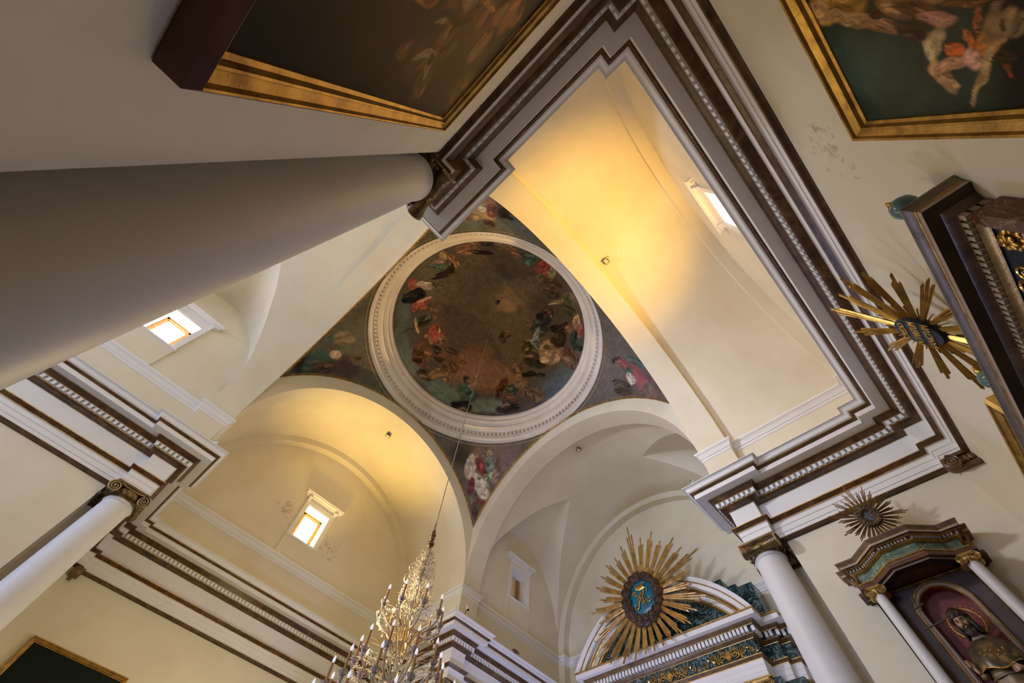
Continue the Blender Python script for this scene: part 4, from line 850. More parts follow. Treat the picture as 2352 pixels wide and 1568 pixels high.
curve2(mg, [(-.08, -.08), (.0, -.04), (.08, -.08)], .012)
mg.build('monogram', GOLDB, ms, smooth=60)
cr = MB()
rows = [[(-.17+.0*s, y, .27-.02*math.cos((q/12-.5)*PI)) for s in (0,)] for q in range(13)]
pts_ = [(-.18+.36*i/12, .29-.05*math.sin(PI*i/12)) for i in range(13)]; top_ = [(-.21+.42*i/12, .41-.02*math.sin(PI*i/12)) for i in range(13)]
cr.grid([[(p[0], y, p[1]) for p in pts_], [(p[0]*.95, y-.02, (p[1]+q[1])/2) for p, q in zip(pts_, top_)], [(q[0], y, q[1]) for q in top_]])
for i in range(0, 13):
    q = top_[i]; cr.tube([(q[0]*.98, y, q[1]-.02), (q[0]*1.08, y, q[1]+.065)], [.012, .004], 5)
    cr.sphere((q[0]*1.08, y, q[1]+.07), .011, 6, 5)
cr.build('crown', GOLDB, ms, smooth=50)
hb = MB(); hb.tube([(0, .0, -.2), (0, .9, -.5), (0, 1.85, -.5)], .03, 8); hb.build('bracket', BLACK, ms)
# -- CREDO sunburst above the right altarpiece
L2 = [1.30, 1.05, 1.10, 1.0, .98, 1.05, .95, 1.0, 1.15, 1.0, .95, 1.0, .95, 1.0, .98, 1.2]
cs = sunburst('lettered_sunburst', 'gilded sunburst around a navy oval lettered in gold, above the large right-hand altarpiece', V(.595, -.270, .605), (math.radians(14), 0, PI), .215, .285, L2, SUNB, NAVY, None, wd=.036, spread=.060)
for txt, zz_, sz, sxx in (('CREDO', .15, .105, .80), ('IN SPIRITUM', .0, .125, .60), ('SANCTUM', -.145, .115, .76)): textpart(txt, sz, (0, -.077, zz_), GOLDB, cs, ext=.003, sx=sxx)
hb = MB(); hb.tube([(0, .02, -.35), (0, .06, -.7), (0, .05, -1.0)], .022, 8); hb.build('bracket', BLACK, cs)
# -- IHS sunburst above the side altar
L3 = [.68, .50, .60, .52, .46, .60, .50, .44, .60, .48, .46, .42, .44, .42, .44, .42, .46, .44, .50, .46, .58, .46, .52, .66, .48, .60, .50, .56]
hs = sunburst('emblem_sunburst', 'small bronze sunburst with a dark cloud wreath, above the saint altar', IHSLOC, (math.radians(12), 0, -PI/2), .095, .11, L3, SUNI, flat('slate_blue', (.13, .17, .25), .35), (WOODI, .070), wd=.017, spread=.055, nw=14)
textpart('IHS', .13, (0, -.078, -.01), GOLDI, hs, ext=.004, sx=.75)
cx_ = MB(); cx_.box(-.005, -.095, .04, .005, -.08, .09); cx_.box(-.02, -.095, .062, .02, -.08, .070); cx_.build('cross', GOLDI, hs)
hb = MB(); hb.tube([(0, .02, -.1), (0, .22, -.16), (0, .40, -.14)], .018, 8); hb.build('bracket', BLACK, hs)
# ================================================================== ALTARS
def arcband(mb, segs, R0, zc, zmin, yfun, n=60):
    """segs: list of (inward radial distance, depth); clipped at height zmin. local x,z with depth y"""
    rows = []
    for (d, y) in segs:
        r = R0-d; s = max(-1, min(1, (zmin-zc)/r)); a0 = math.asin(s); row = []
        for i in range(n+1):
            a = a0+(PI-2*a0)*i/n; row.append((r*math.cos(a), y, zc+r*math.sin(a)))
        rows.append(row)
    return rows
def scroll2(mb, cx, cz, y, R_, hand, M=None, tk=.020):
    spiral(mb, cx, cz, y, R_, 1.9, hand, 0, tk/R_, start=-PI/2, n=40, depth=.9)
def leaf(mb, x, z, y, a, L, w_):
    d = (math.cos(a), math.sin(a)); n = (-d[1], d[0]); c = [(0, 0), (.35, .5), (.7, .38), (1, 0), (.7, -.38), (.35, -.5)]
    base = [(x+d[0]*L*s+n[0]*w_*t, y, z+d[1]*L*s+n[1]*w_*t) for s, t in c]; mid = (x+d[0]*L*.5, y-w_*.5, z+d[1]*L*.5)
    mb.add(base+[mid], [(i, (i+1) % 6, 6) for i in range(6)]+[(5, 4, 3, 2, 1, 0)])
# -------- main altarpiece on the apse wall. local x = -y of plan, y = into the wall, origin on the floor
MX, MY = 1.73, CY
ma = thing('main_altarpiece', 'white, gilt and green marble altarpiece with a curved pediment behind the largest sunburst', 'altar', V(MX, MY, 0)[:2]+(0,), -PI/2)
q = K; Z = lambda z: z*K+1.5
pth = [(.523, .215), (.523, .100), (.487, .100), (.487, .075), (.428, .075), (.428, 0), (-.428, 0), (-.428, .075), (-.487, .075), (-.487, .100), (-.523, .100), (-.523, .215)]
pm2 = [(x*K, y*K) for x, y in pth]
def prof_m(pp): return [(r*K, Z(z)) for r, z in pp]
W_, G2, M2, D2 = 0, 1, 2, 3
pp = []; mm_ = []
def sg(pts, m):
    for t_ in pts: pp.append(t_); mm_.append(m)
pp = [(.09, .980), (0, .980)]; mm_ = [1]
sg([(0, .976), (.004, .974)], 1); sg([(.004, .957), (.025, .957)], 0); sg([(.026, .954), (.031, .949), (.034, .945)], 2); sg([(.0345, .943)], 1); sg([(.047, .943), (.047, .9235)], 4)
sg([(.047, .9215)], 1); sg([(.052, .917), (.058, .913)], 2); sg([(.0585, .911)], 1); sg([(.060, .911), (.060, .858)], 3); sg([(.049, .858), (.049, .855)], 1); sg([(.052, .850), (.055, .846)], 2); sg([(.0555, .843)], 1)
sg([(.057, .843), (.057, .827), (.0585, .827), (.0585, .810), (.060, .810), (.060, .793)], 0); sg([(.052, .793), (.054, .788), (.062, .785)], 1)
en = MB(); sweep(en, pm2, prof_m(pp), mm_, LL)
def dentL(mb, path, r0, r1, z0, z1, pitch, wd, mi=0):
    # straight runs in local metres, room on the left
    n = len(path)
    for i in range(n-1):
        (x0, y0), (x1, y1) = path[i], path[i+1]; dx, dy = x1-x0, y1-y0; Ln = math.hypot(dx, dy); dx /= Ln; dy /= Ln; nx, ny = dy, -dx
        def turn(j):
            ax, ay = path[j][0]-path[j-1][0], path[j][1]-path[j-1][1]; bx, by = path[j+1][0]-path[j][0], path[j+1][1]-path[j][1]
            return math.atan2(ax*by-ay*bx, ax*bx+ay*by)
        s = 0 if i == 0 else r0*math.tan(turn(i)/2); e = Ln if i == n-2 else Ln-r0*math.tan(turn(i+1)/2)*1.0
        s = -s if i else 0
        if i < n-2: e = Ln+r0*math.tan(turn(i+1)/2)
        if i and turn(i) < -.01: s += (r1-r0)+pitch-wd
        ln = e-s
        if ln < wd: continue
        k = max(1, int((ln+pitch-wd)/pitch)); st = s+(ln-((k-1)*pitch+wd))/2
        for j in range(k):
            vs = [(x0+dx*t+nx*r, y0+dy*t+ny*r, z) for t in (st+j*pitch, st+j*pitch+wd) for r in (r0, r1) for z in (z0, z1)]
            mb.add(vs, [(0, 1, 3, 2), (4, 6, 7, 5), (0, 4, 5, 1), (0, 2, 6, 4), (2, 3, 7, 6)], mi)
dentL(en, pm2, .036*K, .0475*K, Z(.9255), Z(.943), .0165*K, .0110*K)
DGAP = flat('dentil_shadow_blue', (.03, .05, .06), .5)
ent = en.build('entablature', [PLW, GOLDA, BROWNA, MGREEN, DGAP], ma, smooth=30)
# scroll ornament on the frieze
def ornament(cx, wd, hgt, label=None):
    m = MB(); y = .060*K-.03; zc = Z(.8845); s = hgt
    for sd in (-1, 1):
        scroll2(m, cx+sd*wd*.22, zc, y, s*.42, sd, tk=.022); scroll2(m, cx+sd*wd*.52, zc+.02, y, s*.34, -sd, tk=.019); scroll2(m, cx+sd*wd*.76, zc-.05, y, s*.2, sd, tk=.014)
        pts = [(cx+sd*wd*t, y, zc-s*.42+s*.5*math.sin(t*7)*(1-t*.6)) for t in [i/16 for i in range(17)]]
        m.tube(pts, [.024*(1-i/22) for i in range(17)], 6)
        for i in range(7): leaf(m, cx+sd*wd*(.1+.13*i), zc-s*.2+.12*math.sin(i*2.1), y, .5*PI+sd*(.5-i*.5), .17-.012*i, .07)
    for i in range(5): leaf(m, cx, zc-s*.3, y-.02, PI/2+(i-2)*.28, s*.85-abs(i-2)*.08, .07)
    return m
for cx, wd in ((-.0, 1.15), (2.05, .95), (-2.05, .95)):
    m = ornament(cx, wd, .36); m.build('scroll_ornament', GOLDB, ent, smooth=50)
# curved pediment
R0, zc = .488*K, Z(.743); zm = Z(.980)
segs = [(0, .09*K), (0, 0), (.003*K, 0), (.009*K, .004*K), (.014*K, .0085*K), (.016*K, .010*K), (.018*K, .010*K), (.0205*K, .0125*K), (.0205*K, .013*K), (.037*K, .013*K), (.037*K, .032*K), (.040*K, .033*K), (.045*K, .037*K), (.052*K, .040*K), (.052*K, .052*K), (.070*K, .052*K), (.070*K, .049*K), (.074*K, .050*K), (.080*K, .058*K), (.080*K, .064*K)]
ma_seg = [0, 0, 0, 0, 0, 1, 1, 1, 0, 0, 1, 2, 1, 3, 4, 1, 1, 1, 1]
pd = MB(); rows = arcband(pd, segs, R0, zc, zm, None)
for i in range(len(rows)-1): pd.grid([rows[i], rows[i+1]], {0: 0, 1: 1, 2: 2, 3: 0, 4: 4}[ma_seg[i]])
for i in range(64):       # dentils round the arch
    a = math.asin((zm-zc)/(R0-.05*K))+.02; a = a+(PI-2*a)*(i+.5)/64; da = .0145
    vs = []
    for aa in (a-da, a+da):
        for r in (R0-.0535*K, R0-.069*K):
            for y in (.042*K, .053*K): vs.append((r*math.cos(aa), y, zc+r*math.sin(aa)))
    pd.add(vs, [(0, 1, 3, 2), (4, 6, 7, 5), (0, 4, 6, 2), (1, 5, 7, 3), (2, 6, 7, 3), (0, 1, 5, 4)], 0)
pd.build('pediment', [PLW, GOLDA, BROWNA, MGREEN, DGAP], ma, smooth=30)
ty = MB(); r = R0-.078*K; a0 = math.asin((zm-zc)/r); pl = [(r*math.cos(a0+(PI-2*a0)*i/40), zc+r*math.sin(a0+(PI-2*a0)*i/40)) for i in range(41)]
ty.extr(pl, .060*K, .10*K); ty.build('tympanum', MGREEN, ma)
at = MB()
for (x0, x1, y0, zt_) in ((-.318, .318, .130, 1.195), (.373, .438, .115, 1.128), (-.438, -.373, .115, 1.128), (.330, .372, .125, 1.150), (-.372, -.330, .125, 1.150)):
    at.box(x0*K, y0*K, zm, x1*K, .21*K, Z(zt_))
at.build('attic', MGREEN, ma)
bd = MB(); bd.box(-.40*K, .075*K, 0, .40*K, .21*K, Z(.79)); bd.box(-.46*K, .12*K, 0, .46*K, .21*K, Z(.79)); bd.build('body', MGREEN, ma)
for sx in (-1, 1):
    for xx in (.335, .20):
        cc = MB(); r_ = .026*K; cc.lathe([(r_*1.2, 0), (r_*1.2, 2.2), (r_*1.08, 2.3), (r_*1.05, 2.4), (r_*.92, Z(.757))], 32, 0, Matrix.Translation((sx*xx*K, .055*K+r_, 0)))
        pc = cc.build('column', SHAFT, ma, smooth=40)
        bpy.context.view_layer.update()
        ic = ionic(pc, Z(.786), .030*K, r_*.92, [GOLDA]*3, joined=True); ic.location = (sx*xx*K, .055*K+r_, 0)

# -------- right-hand altarpiece on the near end wall (local x = -x of plan)
RX, hwid = .570, .2393
ra = thing('right_altarpiece', 'large altarpiece with navy and gold frieze and grey-brown cornice, cut off by the right edge', 'altar', V(RX, WY1+.0012, 0)[:2]+(0,), PI)
dp = .056*K; hw_ = hwid*K
pth = [(hw_, 0), (hw_, -dp), (-hw_, -dp), (-hw_, 0)]
pp = [(.05, .509), (0, .509), (0, .5075)]; mm_ = [0, 0]
sg([(.0015, .506), (.004, .503), (.0052, .4995)], 0); sg([(.0058, .499), (.0066, .4975)], 1); sg([(.0066, .4965)], 2); sg([(.0072, .4915)], 3); sg([(.0215, .4915)], 4); sg([(.0225, .490), (.027, .487), (.0300, .4845)], 2); sg([(.0300, .4835)], 1)
sg([(.0365, .4835), (.0365, .4745)], 4); sg([(.0345, .4745), (.0345, .473)], 1); sg([(.0365, .4715), (.0385, .468), (.0400, .466)], 1); sg([(.042, .466), (.042, .428)], 5); sg([(.034, .428), (.036, .424)], 1); sg([(.038, .41), (.038, .396)], 6); sg([(.05, .396), (.05, .30), (.05, -.18)], 5)
en = MB(); p_loc = [(x, y) for x, y in pth]
# room is at -y : travel towards -x
sweep(en, p_loc, [(r*K, Z(z)) for r, z in pp], mm_, LL)
dentL(en, p_loc, .0300*K, .0365*K, Z(.4755), Z(.4835), .0098*K, .0060*K, 7)
e2 = en.build('entablature', [GREYB, GOLDA, BROWN, PINKF, DARKG, NAVY, FRAMEG, DENTT], ra, smooth=30)
bd = MB(); bm_ = .042*K
for s in (-1, 1):
    x0, x1 = sorted((s*(hw_-.024*K), s*(hw_-.040*K))); bd = MB(); bd.box(x0, -dp+.030*K, Z(-.1), x1, 0, Z(.466)); bd.build('side_pier', MRED, ra)
bd = MB(); bd.box(-hw_+.35, -dp+.36, 0, hw_-.35, 0, Z(.43)); bd.build('body', NAVY, ra)
def rosette(mb, x, y, z, R_):
    for ring, (nn, rr, L_, yy) in enumerate(((9, .35, .62, .0), (7, .12, .5, -.035))):
        for k in range(nn):
            a = 2*PI*k/nn+ring*.3; c, s = math.cos(a), math.sin(a); d = R_*(rr+L_/2)
            mb.sphere((x+c*d, y+yy, z+s*d), R_*.17, 8, 6, sc3=(1+1.0*abs(c), .8, 1+1.0*abs(s)))
    mb.sphere((x, y-.05, z), R_*.2, 8, 6)
for x in (1.40, .0, -1.40):
    m = MB(); rosette(m, x, -dp+.042*K-.02, Z(.447), .125); m.build('rosette', GOLDB, e2, smooth=60)
for x in (.70, -.70):
    m = MB(); y = -dp+.042*K-.025
    for sd in (-1, 1):
        scroll2(m, x+sd*.14, Z(.447), y, .12, sd, tk=.02); scroll2(m, x+sd*.34, Z(.447), y, .09, -sd, tk=.016)
        for i in range(5): leaf(m, x+sd*(.05+.09*i), Z(.447)-.03, y, PI/2+sd*(.2+.3*i), .14, .06)
    m.sphere((x, y-.02, Z(.447)), .05, 10, 8); m.build('scroll_ornament', GOLDB, e2, smooth=50)
for s in (-1, 1):
    m = MB(); xx = hw_-.12 if s > 0 else -.72; m.lathe([(0, Z(.509)), (.06, Z(.509)), (.04, Z(.509)+.02), (.03, Z(.509)+.05), (.075, Z(.509)+.08), (.11, Z(.509)+.14), (.115, Z(.509)+.19), (.09, Z(.509)+.25), (.05, Z(.509)+.28), (0, Z(.509)+.285)], 28, 0, Matrix.Translation((xx, -dp+.14, 0)))
    bl = m.build('finial_ball', flat('green_marble_ball', (.10, .19, .18), .25), ra, smooth=60)
    m = MB(); m.lathe([(0, Z(.509)+.275), (.03, Z(.509)+.28), (.022, Z(.509)+.30), (.04, Z(.509)+.33), (.03, Z(.509)+.36), (.01, Z(.509)+.38), (.018, Z(.509)+.40), (0, Z(.509)+.42)], 16, 0, Matrix.Translation((xx, -dp+.14, 0))); m.build('finial_tip', GOLDB, bl, smooth=60)
    m = MB(); x0, x1 = sorted((s*(hw_-.42), s*(hw_-.14))); m.box(x0, -.27, Z(.509), x1, -.02, Z(.509)+.22); m.build('plinth_block', MRED, ra)

# -------- saint altar on the east wall
SY = -.0572
sa = thing('saint_altar', 'small altar with a faceted cornice and two white columns around a red niche', 'altar', V(CX+AW, SY, 0)[:2]+(0,), -PI/2)
pth = [(1.09, 0), (1.09, -.33), (1.008, -.33), (1.008, -.56), (.700, -.56), (.328, -.876), (-.328, -.876), (-.700, -.56), (-1.008, -.56), (-1.008, -.33), (-1.09, -.33), (-1.09, 0)]
pp = [(.03, .653), (0, .653), (0, .6518)]; mm_ = [0, 0]
sg([(.0008, .650), (.0028, .647), (.0035, .6450)], 0); sg([(.0045, .6445), (.0045, .6435)], 1); sg([(.0050, .6400)], 3); sg([(.0115, .6400)], 0); sg([(.0118, .6392), (.0140, .6375)], 1); sg([(.0185, .6375), (.0185, .6318)], 0); sg([(.0170, .6318), (.0170, .6305)], 1); sg([(.0195, .6290), (.0235, .6275)], 6)
sg([(.0245, .6275), (.0245, .6080)], 5); sg([(.0175, .6080), (.0175, .6065)], 1); sg([(.0195, .6040)], 6); sg([(.0205, .6035), (.0205, .5970), (.0215, .5970), (.0215, .5890)], 3); sg([(.0400, .5890)], 4)
en = MB(); sweep(en, pth, [(r*K, Z(z)) for r, z in pp], mm_, LL)
dentL(en, pth, .0145*K, .0186*K, Z(.6322), Z(.6375), .0068*K, .0040*K, 3)
en.build('entablature', [GREYBR, GOLDA, BROWN, PINKF, DARK, MPALEG, FRAMEG], sa, smooth=30)
# soffit and the dark ceiling under the canopy
m = MB(); pl = [(p[0]*.90, p[1]*.86) for p in pth]; n = len(pl); vs = [(x, y, Z(.5925)) for x, y in pl]+[(x, y, Z(.600)) for x, y in pl]
m.add(vs, [tuple(range(n)), tuple(range(2*n-1, n-1, -1))]+[(i, (i+1) % n, n+(i+1) % n, n+i) for i in range(n)]); m.build('canopy', WOODR, sa)
# back board with the arched niche
AC, ARO, ARI = Z(.5335), .43, .33; NB = Z(.20)
YB = -.16
def archp(R_, zb): return [(R_, zb)]+[(R_*math.cos(PI*i/32), AC+R_*math.sin(PI*i/32)) for i in range(33)]+[(-R_, zb)]
outer = [(-.82, NB), (.82, NB), (.82, Z(.5925)), (-.82, Z(.5925))]; hole = archp(ARI, NB+.02)
tri = tessellate_polygon([[Vector((x, z, 0)) for x, z in outer], [Vector((x, z, 0)) for x, z in hole]]); al = outer+hole
m = MB(); m.add([(x, YB, z) for x, z in al], [tuple(t) for t in tri]); m.box(-.82, YB, NB, -.80, 0, Z(.5925)); m.box(.80, YB, NB, .82, 0, Z(.5925)); m.box(-.82, YB, 0, .82, 0, NB)
m.build('back_board', WOODD2, sa)
m = MB(); h2 = archp(ARI, NB+.02); m.grid([[(x, YB, z) for x, z in h2], [(x, -.012, z) for x, z in h2]], 0); m.quad((-ARI, -.012, NB), (ARI, -.012, NB), (ARI, -.012, AC+ARI), (-ARI, -.012, AC+ARI)); m.build('niche', REDP, sa, smooth=40)
m = MB()
rr_ = [(ARI-.003, .0, 0), (ARI-.003, -.03, 0), (ARI+.012, -.045, 0), (ARI+.020, -.03, 1), (ARI+.050, -.035, 1), (ARI+.058, -.055, 0), (ARI+.072, -.055, 0), (ARI+.080, -.035, 1), (ARI+.095, -.02, 0), (ARI+.10, 0, 0)]
for (r1, y1, k), (r2, y2, k2) in zip(rr_, rr_[1:]): m.grid([[(x, YB+y1, z) for x, z in archp(r1, NB+.02)], [(x, YB+y2, z) for x, z in archp(r2, NB+.02)]], k2)
m.build('niche_moulding', [GOLDA, PINKB], sa, smooth=40)
m = MB(); m.box(-.80, YB-.04, AC+ARO+.005, .80, YB, AC+ARO+.022); m.build('fillet', FRAMEG, sa)
m = MB(); m.box(-1.0, -.62, 0, 1.0, 0, Z(.20)); m.build('pedestal', MPALEG, sa)
for sx in (-1, 1):
    xx, yy = sx*.705, -.43; cc = MB(); r_ = .088
    cc.lathe([(r_*1.25, Z(.20)), (r_*1.25, Z(.2)+.1), (r_*1.1, Z(.2)+.14), (r_*1.12, Z(.3)), (r_*.95, Z(.574))], 32, 0, Matrix.Translation((xx, yy, 0)))
    pc = cc.build('column', SHAFT, sa, smooth=40); ic = ionic(pc, Z(.589), .0165*K, r_*.95, [GOLDA]*3, joined=True); ic.location = (xx, yy, 0)
    m = MB(); x0, x1 = sorted((sx*.62, sx*.80)); m.box(x0, -.22, Z(.2), x1, YB, Z(.589)); m.build('pilaster', BROWN, sa)
# candle-like stubs on the wall side brackets are left to the cornice returns

# ================================================================== SAINT STATUE (stands in the niche)
st = thing('saint_statue', 'carved bearded saint statue in a dark gilded cape, holding a thin staff with two crossbars', 'statue', (V(CX+AW, 0, 0)[0]-.42, SY*K-.035, 3.66), -PI/2)
def ring_(cx, cy, cz, rx, ry, n=28, f=None):
    return [(cx+rx*math.cos(2*PI*j/n)*(1 if f is None else f(j/n)), cy+ry*math.sin(2*PI*j/n)*(1 if f is None else f(j/n)), cz) for j in range(n)]
def fold(amp, k, ph): return lambda t: 1+amp*math.sin(2*PI*k*t+ph)+amp*.5*math.sin(2*PI*(k*2+1)*t+ph*2)
m = MB(); rows = []
for i, (z, rx, ry, am) in enumerate(((0, .30, .24, .10), (.12, .29, .235, .10), (.4, .265, .21, .09), (.75, .24, .19, .08), (1.0, .225, .175, .05), (1.15, .22, .165, .03), (1.30, .235, .17, .02), (1.42, .235, .155, .01), (1.49, .19, .125, .0), (1.53, .11, .09, 0), (1.555, .066, .068, 0))):
    rows.append(ring_(0, .0, z, rx, ry, 36, fold(am, 7, i*.25)))
m.grid(rows, closed_u=True); m.add(rows[0], [tuple(range(36))]); body = m.build('robe', ROBE, st, smooth=60)
# belt cord, hems
m = MB(); m.tube([(x*1.02, y*1.03, z) for x, y, z in ring_(0, 0, 1.08, .226, .172, 36)+[ring_(0, 0, 1.08, .226, .172, 36)[0]]], .016, 6); m.build('cord', GOLDI, st, smooth=60)
# cape over the shoulders (hangs lower at the sides)
m = MB(); rows = []
n = 44
for i, (z, rx, ry) in enumerate(((1.545, .075, .078), (1.53, .105, .095), (1.505, .165, .12), (1.47, .225, .148), (1.41, .262, .178), (1.33, .282, .200), (1.25, .295, .215), (1.18, .305, .226), (1.165, .303, .224))):
    row = []
    for j in range(n):
        t = 2*PI*j/n; g = 1+.018*i/8*math.sin(9*t+.6); dz = -.03*i/8*math.cos(2*t)*-1 + .02*i/8*math.sin(5*t)
        row.append((rx*math.cos(t)*g, ry*math.sin(t)*g-.012, z+dz))
    rows.append(row)
m.grid(rows, closed_u=True); cape = m.build('cape', CAPEM, st, smooth=60)
m = MB(); m.tube([tuple(p) for p in rows[-1]+[rows[-1][0]]], .009, 6); m.build('cape_hem', GOLDB, cape, smooth=60)
m = MB()
for (x, z, s) in ((-.13, 1.33, .030), (-.10, 1.29, .034), (-.06, 1.33, .028), (-.03, 1.27, .036), (.0, 1.33, .026), (.03, 1.26, .034), (.07, 1.30, .032), (.10, 1.25, .03), (.13, 1.32, .028), (.0, 1.38, .022)):
    y = -.215+abs(x)*.12
    for k in range(5): leaf(m, x, z, y, 2*PI*k/5+x*9, s, s*.5)
    m.sphere((x, y-.008, z), s*.28, 8, 6)
m.build('cape_embroidery', FRAMEG, cape, smooth=60)
m = MB(); rows = []
for i, (z, rx, ry) in enumerate(((1.515, .115, .105), (1.545, .108, .10), (1.575, .085, .085), (1.57, .075, .075))): rows.append(ring_(0, -.008, z, rx, ry, 28, fold(.03, 5, i)))
m.grid(rows, closed_u=True); m.build('collar', COLLAR, st, smooth=60)
# neck and head : one continuous sculpted surface
TH = math.radians(-8)
def headpt(u, v):
    """u 0..1 around (0 = front), v 0..1 from neck base to crown"""
    ang = 2*PI*u; fx, fy = math.sin(ang), -math.cos(ang)       # front is -y
    zz = None
    key = [(0, 1.50, .062, .062), (.12, 1.56, .056, .058), (.20, 1.60, .056, .062), (.27, 1.625, .062, .078), (.34, 1.65, .072, .092), (.45, 1.70, .080, .102), (.56, 1.75, .085, .108), (.68, 1.80, .086, .112), (.80, 1.85, .080, .108), (.90, 1.885, .060, .085), (.97, 1.905, .030, .045), (1.0, 1.91, .001, .001)]
    for (v0, z0, a0, b0), (v1, z1, a1, b1) in zip(key, key[1:]):
        if v <= v1: s = (v-v0)/(v1-v0); zz = z0+(z1-z0)*s; rx = a0+(a1-a0)*s; ry = b0+(b1-b0)*s; break
    x, y = rx*fx, ry*fy; front = max(0, -fy)**1 if False else max(0, math.cos(ang))
    du = ((u+.5) % 1)-.5
    def g(cu, cz, su, sz): return math.exp(-((du-cu)/su)**2-((zz-cz)/sz)**2)
    d = .0
    d += .034*g(0, 1.722, .022, .018)+.020*g(0, 1.748, .017, .026)          # nose
    d -= .014*g(.062, 1.757, .028, .013)+.014*g(-.062, 1.757, .028, .013)    # eye sockets
    d += .009*g(.062, 1.757, .016, .008)+.009*g(-.062, 1.757, .016, .008)    # lids
    d += .008*g(0, 1.778, .11, .009)                                          # brow
    d += .009*g(.10, 1.722, .035, .018)+.009*g(-.10, 1.722, .035, .018)      # cheekbones
    d += .010*g(0, 1.690, .030, .006)-.007*g(0, 1.683, .028, .003)+.010*g(0, 1.675, .026, .006)   # lips
    d += .014*g(0, 1.645, .05, .016)                                          # chin
    d -= .006*g(.12, 1.69, .03, .02)+.006*g(-.12, 1.69, .03, .02)
    return (x+fx*d, y+fy*d, zz)
rows = [[headpt(j/72, i/90) for j in range(72)] for i in range(91)]
Mh = Matrix.Translation((0, -.02, 1.56)) @ Matrix.Rotation(math.radians(10), 4, 'X') @ Matrix.Rotation(TH, 4, 'Y') @ Matrix.Rotation(math.radians(-12), 4, 'Z') @ Matrix.Diagonal((1.16, 1.1, 1.06, 1)) @ Matrix.Translation((0, 0, -1.56))
m = MB(); m.grid(rows, closed_u=True, M=Mh)
for sx in (-1, 1):                                    # ears
    er = [(sx*(.082+.012*math.sin(PI*i/10)), .012+.018*math.sin(2*PI*i/10), 1.745+.030*math.cos(2*PI*i/10)) for i in range(11)]
    m.tube(er, .008, 6, M=Mh); m.sphere((sx*.084, .012, 1.742), .016, 8, 6, M=Mh, sc3=(.5, 1, 1.6))
head = m.build('head', SKIN, st, smooth=70)
m = MB()
for sx in (-1, 1): m.sphere((sx*.031, -.0985, 1.757), .0125, 12, 8, M=Mh, sc3=(1.15, .7, .75))
ey = m.build('eye', EYEM, head, smooth=60)
m = MB()
for sx in (-1, 1): m.sphere((sx*.031, -.1065, 1.758), .0062, 10, 8, M=Mh, sc3=(1, .5, 1))
m.build('iris', DARK, head, smooth=60)
m = MB()
for sx in (-1, 1):
    m.tube([(sx*.012, -.112, 1.776), (sx*.030, -.110, 1.784), (sx*.052, -.094, 1.779)], [.003, .005, .002], 6, M=Mh)
    m.tube([(sx*.015, -.108, 1.763), (sx*.031, -.109, 1.768), (sx*.047, -.098, 1.762)], [.0015, .0028, .0015], 5, M=Mh)
m.build('eyebrow', HAIRM, head, smooth=60)
m = MB()
m.tube([(-.022, -.115, 1.6835), (0, -.121, 1.6845), (.022, -.115, 1.6835)], [.003, .0055, .003], 6, M=Mh)
m.tube([(-.019, -.114, 1.676), (0, -.120, 1.674), (.019, -.114, 1.676)], [.003, .006, .003], 6, M=Mh); m.build('lips', LIPM, head, smooth=60)
# hair: cap of locks to the neck
m = MB(); rows = []
for i in range(26):
    v = i/25; row = []
    for j in range(60):
        u = j/60; du = ((u+.5) % 1)-.5; lim = 1.812 if abs(du) < .10 else 1.812-(abs(du)-.10)*2.0
        lim = max(lim, 1.585); z = 1.938-(1.938-lim)*v
        # section of the skull at z
        s = max(0, min(1, (z-1.60)/.32)); rx = .110*math.sqrt(max(0, 1-((z-1.79)/.150)**2)) if z > 1.79 else .108-.01*(1.79-z)/.2; ry = rx*1.27 if z > 1.79 else .127-.03*(1.79-z)/.2
        g = 1+.05*math.sin(13*2*PI*u+9*v)+.03*math.sin(29*2*PI*u-14*v); row.append((rx*g*math.sin(2*PI*u), -ry*g*math.cos(2*PI*u)+.006, z))
    rows.append(row)
m.grid(rows, closed_u=True, M=Mh)
for k in range(26):
    u = .16+.68*k/25; x = .095*math.sin(2*PI*u); y = -.12*math.cos(2*PI*u)
    m.tube([(x*(1+.10*math.sin(k)), y*(1+.08*math.cos(k*2)), 1.76-.02*(k % 3)), (x*1.1, y*1.1, 1.68), (x*1.02+.012*math.sin(k*3), y*1.06, 1.62), (x*1.10, y*1.12+.01, 1.575)], [.012, .015, .013, .004], 6, M=Mh)
m.build('hair', HAIRM, head, smooth=60)
m = MB(); rows = []
for i in range(15):
    v = i/14; z = 1.70-.105*v; row = []
    for j in range(41):
        t = (j/40-.5); u = t*.52; wd_ = 1-.35*v; x = (.080-.030*v)*math.sin(2*PI*u)*1.06; y = -(.104+.012*math.sin(PI*v))*math.cos(2*PI*u)*(1.03)+.0
        cut = z
        if abs(t) < .20 and v < .30: y += .022
        g = .004*math.sin(j*2.3+i); row.append((x, y-g-.004, cut))
    rows.append(row)
m.grid(rows, M=Mh)
for k in range(15):
    t = (k/14-.5); x = .085*t*1.3; m.tube([(x, -.102+.06*abs(t), 1.655), (x*.95, -.128+.08*abs(t), 1.625), (x*.7+.004*math.sin(k*4), -.130+.07*abs(t), 1.585-.0*abs(t))], [.011, .013, .003], 6, M=Mh)
for sx in (-1, 1): m.tube([(sx*.003, -.119, 1.700), (sx*.018, -.118, 1.698), (sx*.036, -.106, 1.682), (sx*.043, -.096, 1.655)], [.005, .008, .008, .006], 6, M=Mh)
m.build('beard', HAIRM, head, smooth=60)
